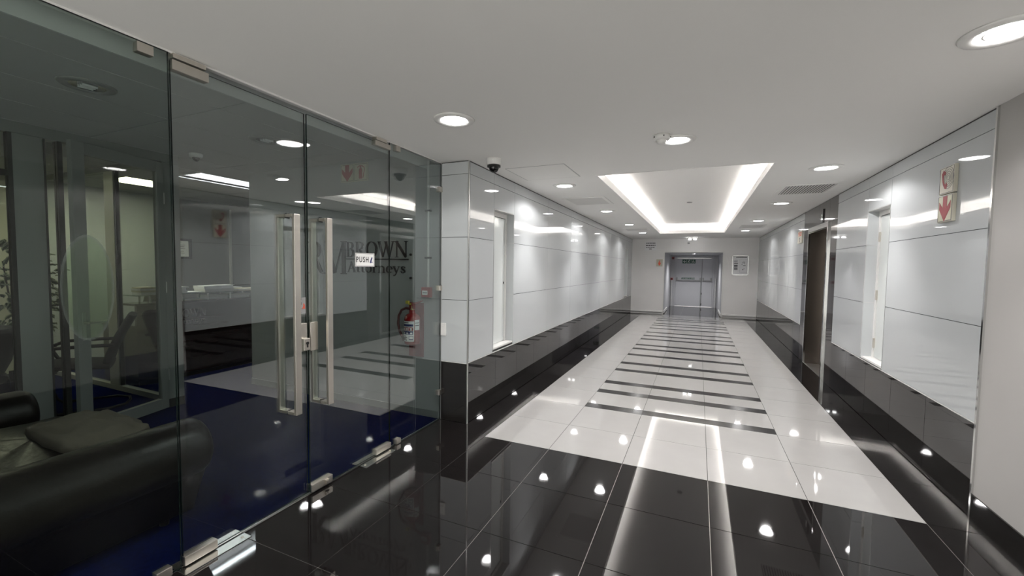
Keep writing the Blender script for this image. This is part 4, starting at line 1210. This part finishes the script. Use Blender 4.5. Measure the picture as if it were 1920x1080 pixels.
dbox('stile', -0.075, -0.003, 0.015, 2.505)
dbox('stile', -DW, -DW + 0.095, 0.015, 2.505)
dbox('rail', -DW + 0.095, -0.075, 0.015, 0.125)
dbox('rail', -DW + 0.095, -0.075, 2.405, 2.505)
q = MB().box(OX + 0.012, OX + 0.02, HY - DW + 0.095, HY - 0.075, 0.125, 2.405); q.build('door_pane', glass_office, od)
hp = dbox('handle_plate', -DW + 0.03, -DW + 0.06, 0.84, 1.08, alu, 0.025, 0.032)
MB().cyl((OX + 0.044, HY - DW + 0.045, 0.99), (OX + 0.09, HY - DW + 0.045, 0.99), 0.01, n=10).cyl((OX + 0.088, HY - DW + 0.04, 0.99), (OX + 0.088, HY - DW + 0.18, 0.99), 0.010, n=10).build('lever', steel, hp)
for z in (2.1, 1.2, 0.3): MB().cyl((OX + 0.03, HY + 0.004, z), (OX + 0.03, HY + 0.004, z + 0.11), 0.009, n=10).build('hinge', alu, od)
od.rotation_euler = (0, 0, math.radians(17))

# ------------------------------------------------------------------ reception desk and what stands on it
dk = thing('reception_desk', 'dark mahogany reception counter with raised letters behind the glass doors', 'desk', (-4.85, 0.5, 0))
DX = -4.45
MB().box(DX - 0.04, DX, -0.5, 1.9, 0.06, 0.98).build('front_panel', mahogany, dk, bevel=0.003)
MB().box(DX - 0.07, DX - 0.03, -0.48, 1.88, 0.0, 0.06).build('plinth', black_plastic, dk)
MB().box(DX - 0.30, DX + 0.012, -0.52, 1.92, 0.98, 1.005).build('counter_top', mahogany, dk, bevel=0.003)
MB().box(DX - 0.80, DX - 0.04, -0.5, 1.9, 0.70, 0.735).build('work_top', mahogany, dk)
for y in (-0.5, 1.87): MB().box(DX - 0.78, DX - 0.04, y, y + 0.03, 0.0, 0.70).build('side_panel', mahogany, dk)
q = MB().box(DX - 0.29, DX + 0.01, -0.50, 1.90, 1.095, 1.105); q.build('glass_shelf', shelf_glass, dk)
for y in (-0.35, 0.0, 0.32, 0.62, 0.95, 1.5):
    for x in (DX - 0.02, DX - 0.25): MB().cyl((x, y, 1.005), (x, y, 1.095), 0.012, n=12).build('shelf_standoff', alu, dk)
pd = lambda y, z: ((DX + 0.001, y, z), (0, 1, 0), (0, 0, 1))
word('BROWN', dk, desk_letter, -0.16, 0.28, 0.795, 0.10, pd, 0.004, 'raised_letter')
word('Attorneys', dk, desk_letter, -0.14, 0.27, 0.71, 0.062, pd, 0.004, 'raised_letter')


def stack(name, label, cat, y0, y1, z0, hs, x0, x1, mats, jit=0.01, part='sheet_bundle', group=None):
    o = thing(name, label, cat, ((x0 + x1) / 2, (y0 + y1) / 2, z0), group)
    z = z0
    for i, h in enumerate(hs):
        a = random.uniform(-jit, jit); b = random.uniform(-jit, jit)
        MB().box(x0 + b, x1 + b, y0 + a, y1 + a, z, z + h - 0.0006).build(part, mats[i % len(mats)], o, bevel=0.001)
        z += h
    return o


SZ = 1.105
stack('paper_stack', 'small paper stack on the counter shelf seen through the office door', 'papers', -0.44, -0.28, SZ, [0.03, 0.025, 0.02, 0.02], DX - 0.24, DX - 0.03, [paper, paper_w])
stack('paper_stack', 'white paper stack on the counter shelf beside the dark door edge', 'papers', -0.17, 0.06, SZ, [0.02, 0.018, 0.02, 0.016, 0.014], DX - 0.24, DX - 0.02, [paper], 0.02)
stack('loose_papers', 'flat loose papers on the counter shelf left of the box files', 'papers', 0.06, 0.24, SZ, [0.008, 0.006], DX - 0.25, DX - 0.0, [paper], 0.015)
o = stack('box_file', 'white box files with papers on top, middle of the counter shelf', 'box file', 0.27, 0.66, SZ, [0.045, 0.04], DX - 0.26, DX - 0.01, [white_plastic, paper], 0.008, 'file_box')
MB().box(DX - 0.2, DX - 0.0, 0.5, 0.78, SZ + 0.048, SZ + 0.058).box(DX - 0.22, DX - 0.04, 0.44, 0.70, SZ + 0.0855, SZ + 0.092).build('loose_sheet', paper, o)
stack('folder_pile', 'cream folders on the right end of the counter shelf', 'folders', 0.74, 1.3, SZ, [0.012, 0.01, 0.008], DX - 0.27, DX - 0.02, [paper_w, paper], 0.03, 'folder')
stack('document_tray', 'pale document trays under the glass counter shelf, left of two', 'tray', 0.35, 0.60, 1.005, [0.03, 0.025], DX - 0.25, DX - 0.04, [paper, white_plastic], 0.005, 'tray_layer', 'trays under the glass shelf')
stack('document_tray', 'pale document trays under the glass counter shelf, right of two', 'tray', 0.65, 0.92, 1.005, [0.035, 0.025], DX - 0.25, DX - 0.04, [paper, white_plastic], 0.005, 'tray_layer', 'trays under the glass shelf')
stack('envelope_pile', 'low pile of pale envelopes under the left part of the glass shelf', 'papers', 0.04, 0.28, 1.005, [0.012, 0.01], DX - 0.22, DX - 0.03, [paper_w, paper], 0.01, 'envelope')

o = thing('framed_certificate', 'black framed white certificate on the dim wall behind the reception desk', 'picture', (-6.6, 1.13, 1.74))
f = MB(); CY_0, CY_1, CZ0, CZ1 = 0.93, 1.30, 1.57, 1.925
for a in ((CY_0, CY_0 + 0.05, CZ0, CZ1), (CY_1 - 0.05, CY_1, CZ0, CZ1), (CY_0 + 0.05, CY_1 - 0.05, CZ0, CZ0 + 0.04), (CY_0 + 0.05, CY_1 - 0.05, CZ1 - 0.04, CZ1)): f.box(-6.6, -6.575, *a)
f.build('frame', black_plastic, o, bevel=0.003)
pl = box_obj('certificate', paper, o, -6.6, -6.588, CY_0 + 0.05, CY_1 - 0.05, CZ0 + 0.04, CZ1 - 0.04)
q = MB()
for z, wd in ((1.86, 0.05), (1.81, 0.16), (1.78, 0.14), (1.75, 0.16), (1.70, 0.12), (1.67, 0.15)): q.box(-6.588, -6.5872, 1.115 - wd / 2, 1.115 + wd / 2, z, z + 0.007)
q.build('print', grey_ink, pl)
o = MB().box(-6.6, -6.57, 1.96, 2.0, 0.9, H2 - 0.08).build('cable_duct', pipe_white)
tag(o, 'thin white vertical cable duct on the wall behind the desk', 'duct')

# ------------------------------------------------------------------ sofa
sf = thing('leather_sofa', 'dark brown leather sofa with rolled arms behind the glass panel', 'sofa', (-1.75, -2.35, 0))


def soft_box(x0, x1, y0, y1, z0, z1, pw=0.35, nx=8, ny=8, nz=4, puff=0.03, seed=1, wr=0.006):
    """puffy cushion: superellipsoid surface with small creases"""
    rnd = random.Random(seed)
    ph = [rnd.uniform(0, 6) for _ in range(6)]
    mb = MB(); cx, cy, cz = (x0 + x1) / 2, (y0 + y1) / 2, (z0 + z1) / 2
    nu, nv = 40, 20
    sg = lambda c, e: math.copysign(abs(c) ** e, c)
    vs = []
    for j in range(nv + 1):
        v = -PI / 2 + PI * j / nv
        for i in range(nu):
            u = 2 * PI * i / nu
            x = sg(math.cos(v), pw) * sg(math.cos(u), pw); yv = sg(math.cos(v), pw) * sg(math.sin(u), pw); z = sg(math.sin(v), pw)
            crown = (1 - x * x) * (1 - yv * yv) * puff
            zz = cz + z * ((z1 - z0) / 2 + crown)
            wv = wr * (math.sin(9 * x + 5 * yv + ph[0]) + 0.6 * math.sin(17 * yv - 6 * x + ph[1]) + 0.5 * math.sin(23 * x + 11 * z + ph[2]))
            vs.append((cx + x * (x1 - x0) / 2 + wv * 0.6 * x, cy + yv * (y1 - y0) / 2 + wv * 0.6 * yv, zz + wv * (1 if z > 0 else 0)))
    fs = []
    for j in range(nv):
        for i in range(nu): fs.append((j * nu + i, j * nu + (i + 1) % nu, (j + 1) * nu + (i + 1) % nu, (j + 1) * nu + i))
    return mb.add(vs, fs, 0, True)


def rolled_arm(xc, y0, y1, zc, r, xin, xout, sgn):
    """scroll arm: profile swept along Y with a rounded front"""
    mb = MB(); n = 28; m_ = 12
    prof = []
    for i in range(n + 1):
        a = math.radians(-62 + (242 + 62) * i / n)
        prof.append((xc + sgn * r * math.cos(a), zc + r * math.sin(a)))
    prof = prof + [(xin, 0.06), (xout, 0.06)]
    k = len(prof); vs = []
    ys_ = [y0 + (y1 - y0) * j / 6 for j in range(7)] + [y1 + 0.075 * math.sin(PI / 2 * j / m_) for j in range(1, m_ + 1)]
    for jj, yv in enumerate(ys_):
        t_ = 0 if jj < 7 else (jj - 6) / m_
        sc = math.sqrt(max(0, 1 - t_ * t_)) if t_ < 1 else 0.0
        sc = 0.25 + 0.75 * sc if t_ < 1 else 0.25
        for i, (px, pz) in enumerate(prof):
            if i <= n: vs.append((xc + (px - xc) * sc, yv, zc + (pz - zc) * sc))
            else:
                f_ = min(1.0, t_ * 1.0); vs.append((px + (xc - px) * 0.25 * f_, min(yv, y1 + 0.02), pz))
    fs = []
    for j in range(len(ys_) - 1):
        for i in range(k): fs.append((j * k + i, j * k + (i + 1) % k, (j + 1) * k + (i + 1) % k, (j + 1) * k + i))
    mb.add(vs, fs, 0, True)
    mb.add(vs[:k], [tuple(range(k))], 0); mb.add(vs[-k:], [tuple(reversed(range(k)))], 0)
    return mb


rolled_arm(-1.005, -2.80, -1.83, 0.435, 0.165, -1.14, -1.00, 1).build('arm', leather, sf)
rolled_arm(-2.62, -2.80, -2.02, 0.435, 0.165, -2.50, -2.63, -1).build('arm', leather, sf)
MB().box(-2.50, -1.14, -2.80, -1.86, 0.06, 0.30).build('base', leather, sf, bevel=0.03, segs=4)
soft_box(-2.36, -1.16, -2.62, -1.80, 0.28, 0.44, 0.30, puff=0.05, seed=3, wr=0.007).build('seat_cushion', leather, sf)
soft_box(-2.36, -1.20, -2.86, -2.52, 0.36, 0.88, 0.45, puff=0.02, seed=5).build('back_cushion', leather, sf)
MB().box(-2.52, -1.02, -2.98, -2.78, 0.06, 0.80).build('back_frame', leather, sf, bevel=0.06, segs=5)
for x in (-1.08, -2.44):
    for yv in (-1.92, -2.85): MB().cyl((x, yv, 0.0), (x, yv, 0.07), 0.022, 0.03, 12).build('foot', black_plastic, sf)
tag(soft_box(-1.90, -1.22, -2.24, -1.86, 0.475, 0.555, 0.5, puff=0.03, seed=8, wr=0.008).build('scatter_cushion', suede), 'flat taupe fabric cushion lying on the leather sofa seat', 'cushion')

# ------------------------------------------------------------------ office furniture seen through the office glass
ch = thing('visitor_chair', 'black cantilever visitor chair with arm loops behind the office door glass', 'chair', (-4.1, -1.05, 0))
cxx, cyy = -4.10, -1.15
CH_A = 240
R_ = Matrix.Rotation(math.radians(0), 3, 'Z')


def cp(a, b, z):     # chair frame: a = forward (towards -X), b = sideways
    ca, sa = math.cos(math.radians(CH_A)), math.sin(math.radians(CH_A))
    return (cxx + a * ca - b * sa, cyy + a * sa + b * ca, z)


def chair_soft(mb_pts): pass


def slab(path, half, th, name, root, m, n=6):
    """upholstered slab following a side profile path [(a, z, halfwidth)]"""
    mb = MB(); vs = []; k = 12
    P = [Vector((a, z)) for a, z, _ in path]
    for i, p in enumerate(P):
        d = (P[min(i + 1, len(P) - 1)] - P[max(i - 1, 0)]).normalized(); nn = Vector((-d.y, d.x))
        hw = path[i][2]
        for q_ in range(k):
            t_ = 2 * PI * q_ / k
            cb_ = math.copysign(abs(math.cos(t_)) ** 0.5, math.cos(t_)); sb_ = math.copysign(abs(math.sin(t_)) ** 0.8, math.sin(t_))
            e = p + nn * (sb_ * th / 2)
            vs.append(cp(e.x, cb_ * hw, e.y))
    fs = []
    for i in range(len(P) - 1):
        for q_ in range(k): fs.append((i * k + q_, i * k + (q_ + 1) % k, (i + 1) * k + (q_ + 1) % k, (i + 1) * k + q_))
    mb.add(vs, fs, 0, True); mb.add(vs[:k], [tuple(reversed(range(k)))], 0); mb.add(vs[-k:], [tuple(range(k))], 0)
    return mb.build(name, m, root)


slab([(0.26, 0.44, 0.20), (0.22, 0.465, 0.23), (0.0, 0.46, 0.24), (-0.2, 0.44, 0.23), (-0.25, 0.43, 0.2)], 0.24, 0.075, 'seat', ch, black_fabric)
slab([(-0.22, 0.46, 0.20), (-0.25, 0.56, 0.22), (-0.32, 0.74, 0.23), (-0.40, 0.90, 0.22), (-0.425, 0.95, 0.18)], 0.22, 0.07, 'backrest', ch, black_fabric)
for s_ in (-0.25, 0.25):
    MB().tube([cp(-0.30, s_, 0.66), cp(-0.1, s_, 0.665), cp(0.14, s_, 0.665), cp(0.22, s_, 0.63), cp(0.235, s_, 0.56), cp(0.2, s_, 0.49), cp(0.1, s_, 0.45)], 0.018, 8).build('armrest', black_steel, ch)
MB().tube([cp(0.12, -0.22, 0.43), cp(0.25, -0.23, 0.40), cp(0.30, -0.24, 0.33), cp(0.22, -0.25, 0.06), cp(0.18, -0.25, 0.02), cp(0.0, -0.26, 0.015), cp(-0.25, -0.25, 0.015), cp(-0.36, -0.15, 0.015), cp(-0.38, 0, 0.015),
           cp(-0.36, 0.15, 0.015), cp(-0.25, 0.25, 0.015), cp(0.0, 0.26, 0.015), cp(0.18, 0.25, 0.02), cp(0.22, 0.25, 0.06), cp(0.30, 0.24, 0.33), cp(0.25, 0.23, 0.40), cp(0.12, 0.22, 0.43)], 0.0135, 10).build('sled_base', black_steel, ch)

ch2 = thing('swivel_chair', 'dark high-backed swivel chair behind the inner office glazing', 'chair', (-5.85, 0.2, 0))
cxx, cyy = -5.85, 0.20
CH_A = 200
slab([(0.24, 0.47, 0.2), (0.2, 0.49, 0.24), (-0.2, 0.47, 0.24), (-0.26, 0.46, 0.2)], 0.24, 0.09, 'seat', ch2, olive_chair)
slab([(-0.2, 0.5, 0.2), (-0.24, 0.62, 0.25), (-0.27, 0.85, 0.27), (-0.31, 1.04, 0.25), (-0.33, 1.12, 0.2)], 0.24, 0.09, 'backrest', ch2, olive_chair)
MB().cyl(cp(0, 0, 0.07), cp(0, 0, 0.45), 0.03, n=12).build('gas_column', black_steel, ch2)
for k in range(5):
    a = 2 * PI * k / 5
    MB().tube([(cxx, cyy, 0.09), (cxx + 0.3 * math.cos(a), cyy + 0.3 * math.sin(a), 0.05)], [0.025, 0.015], 8).build('star_leg', black_plastic, ch2)
    MB().sphere((cxx + 0.3 * math.cos(a), cyy + 0.3 * math.sin(a), 0.025), 0.025, 0.025, 0.025, 10, 6).build('castor', black_plastic, ch2)
for s_ in (-0.28, 0.28): MB().tube([cp(-0.24, s_, 0.68), cp(0.14, s_, 0.68), cp(0.16, s_, 0.6), cp(0.02, s_ * 0.9, 0.47)], 0.02, 8).build('armrest', black_plastic, ch2)

dk2 = thing('dark_armchair', 'dark padded office chair at the far left edge of the photo', 'chair', (-4.0, -2.2, 0))
cxx, cyy = -4.15, -1.95
slab([(0.24, 0.44, 0.2), (0.2, 0.47, 0.24), (-0.2, 0.46, 0.24), (-0.26, 0.44, 0.2)], 0.24, 0.1, 'seat', dk2, black_fabric)
slab([(-0.2, 0.48, 0.2), (-0.25, 0.62, 0.24), (-0.3, 0.84, 0.24), (-0.33, 0.92, 0.2)], 0.24, 0.09, 'backrest', dk2, black_fabric)
for s_ in (-0.25, 0.25):
    MB().tube([cp(0.2, s_, 0.0), cp(0.2, s_, 0.66), cp(-0.26, s_, 0.67)], 0.016, 8).build('arm_leg', black_steel, dk2)
    MB().tube([cp(-0.24, s_, 0.0), cp(-0.22, s_, 0.5)], 0.016, 8).build('leg', black_steel, dk2)

# plant in the office
pl_ = thing('potted_ficus', 'potted ficus with pale edged leaves behind the office post', 'plant', (-4.6, -1.42, 0))
pc = Vector((-4.6, -1.42, 0))
MB().lathe([(0, 0), (0.13, 0), (0.17, 0.32), (0.18, 0.34), (0.16, 0.34), (0.155, 0.30), (0, 0.30)], pc, 24).build('planter', pot_m, pl_)
MB().lathe([(0, 0.305), (0.155, 0.305)], pc, 24).build('soil', soil_m, pl_)
rnd = random.Random(11)
st = MB()
for k in range(3):
    a = 2.1 * k
    st.tube([pc + Vector((0.03 * math.cos(a), 0.03 * math.sin(a), 0.3)), pc + Vector((0.02 * math.cos(a + 1), 0.02 * math.sin(a + 1), 0.8)), pc + Vector((0.08 * math.cos(a), 0.08 * math.sin(a), 1.5))], [0.014, 0.011, 0.005], 7)
st.build('stem', bark_m, pl_)


def leaf_mesh():
    vs = []; fs = []; mi = []
    prof = [(0, 0.0), (0.012, 0.014), (0.035, 0.022), (0.06, 0.018), (0.085, 0.0)]
    me = MB()
    for i in range(len(prof) - 1):
        (a, wa_), (b, wb) = prof[i], prof[i + 1]
        for s_ in (-1, 1):
            me.add([(a, 0, 0.0), (b, 0, -0.004 * i), (b, s_ * wb * 0.6, 0.004 - 0.004 * i), (a, s_ * wa_ * 0.6, 0.004)], [(0, 1, 2, 3) if s_ > 0 else (3, 2, 1, 0)], 0, True)
            me.add([(a, s_ * wa_ * 0.6, 0.004), (b, s_ * wb * 0.6, 0.004 - 0.004 * i), (b, s_ * wb, 0.008 - 0.004 * i), (a, s_ * wa_, 0.008)], [(0, 1, 2, 3) if s_ > 0 else (3, 2, 1, 0)], 1, True)
    return me


_lm = leaf_mesh()
lo0 = _lm.build('leaf', [leaf_m, leaf_edge])
for k in range(290):
    o = lo0 if k == 0 else lo0.copy()
    if k: COL.objects.link(o)
    a = rnd.uniform(0, 2 * PI); z = rnd.uniform(0.72, 1.72)
    rr = 0.30 * math.sin(PI * min(1, max(0.12, (z - 0.6) / 1.2))) ** 0.6 * math.sqrt(rnd.uniform(0.25, 1.0))
    o.parent = pl_
    o.location = (rr * math.cos(a), rr * math.sin(a), z)
    o.rotation_euler = (rnd.uniform(-0.7, 0.7), rnd.uniform(-0.3, 1.0), a + rnd.uniform(-1.0, 1.0))
    s_ = rnd.uniform(0.9, 1.5); o.scale = (s_, s_, s_)

for o in bpy.data.objects:                      # fine print too small to pick apart
    if o.type == 'MESH' and o.name.split('.')[0] in ('print', 'lettering', 'border'): o['kind'] = 'stuff'
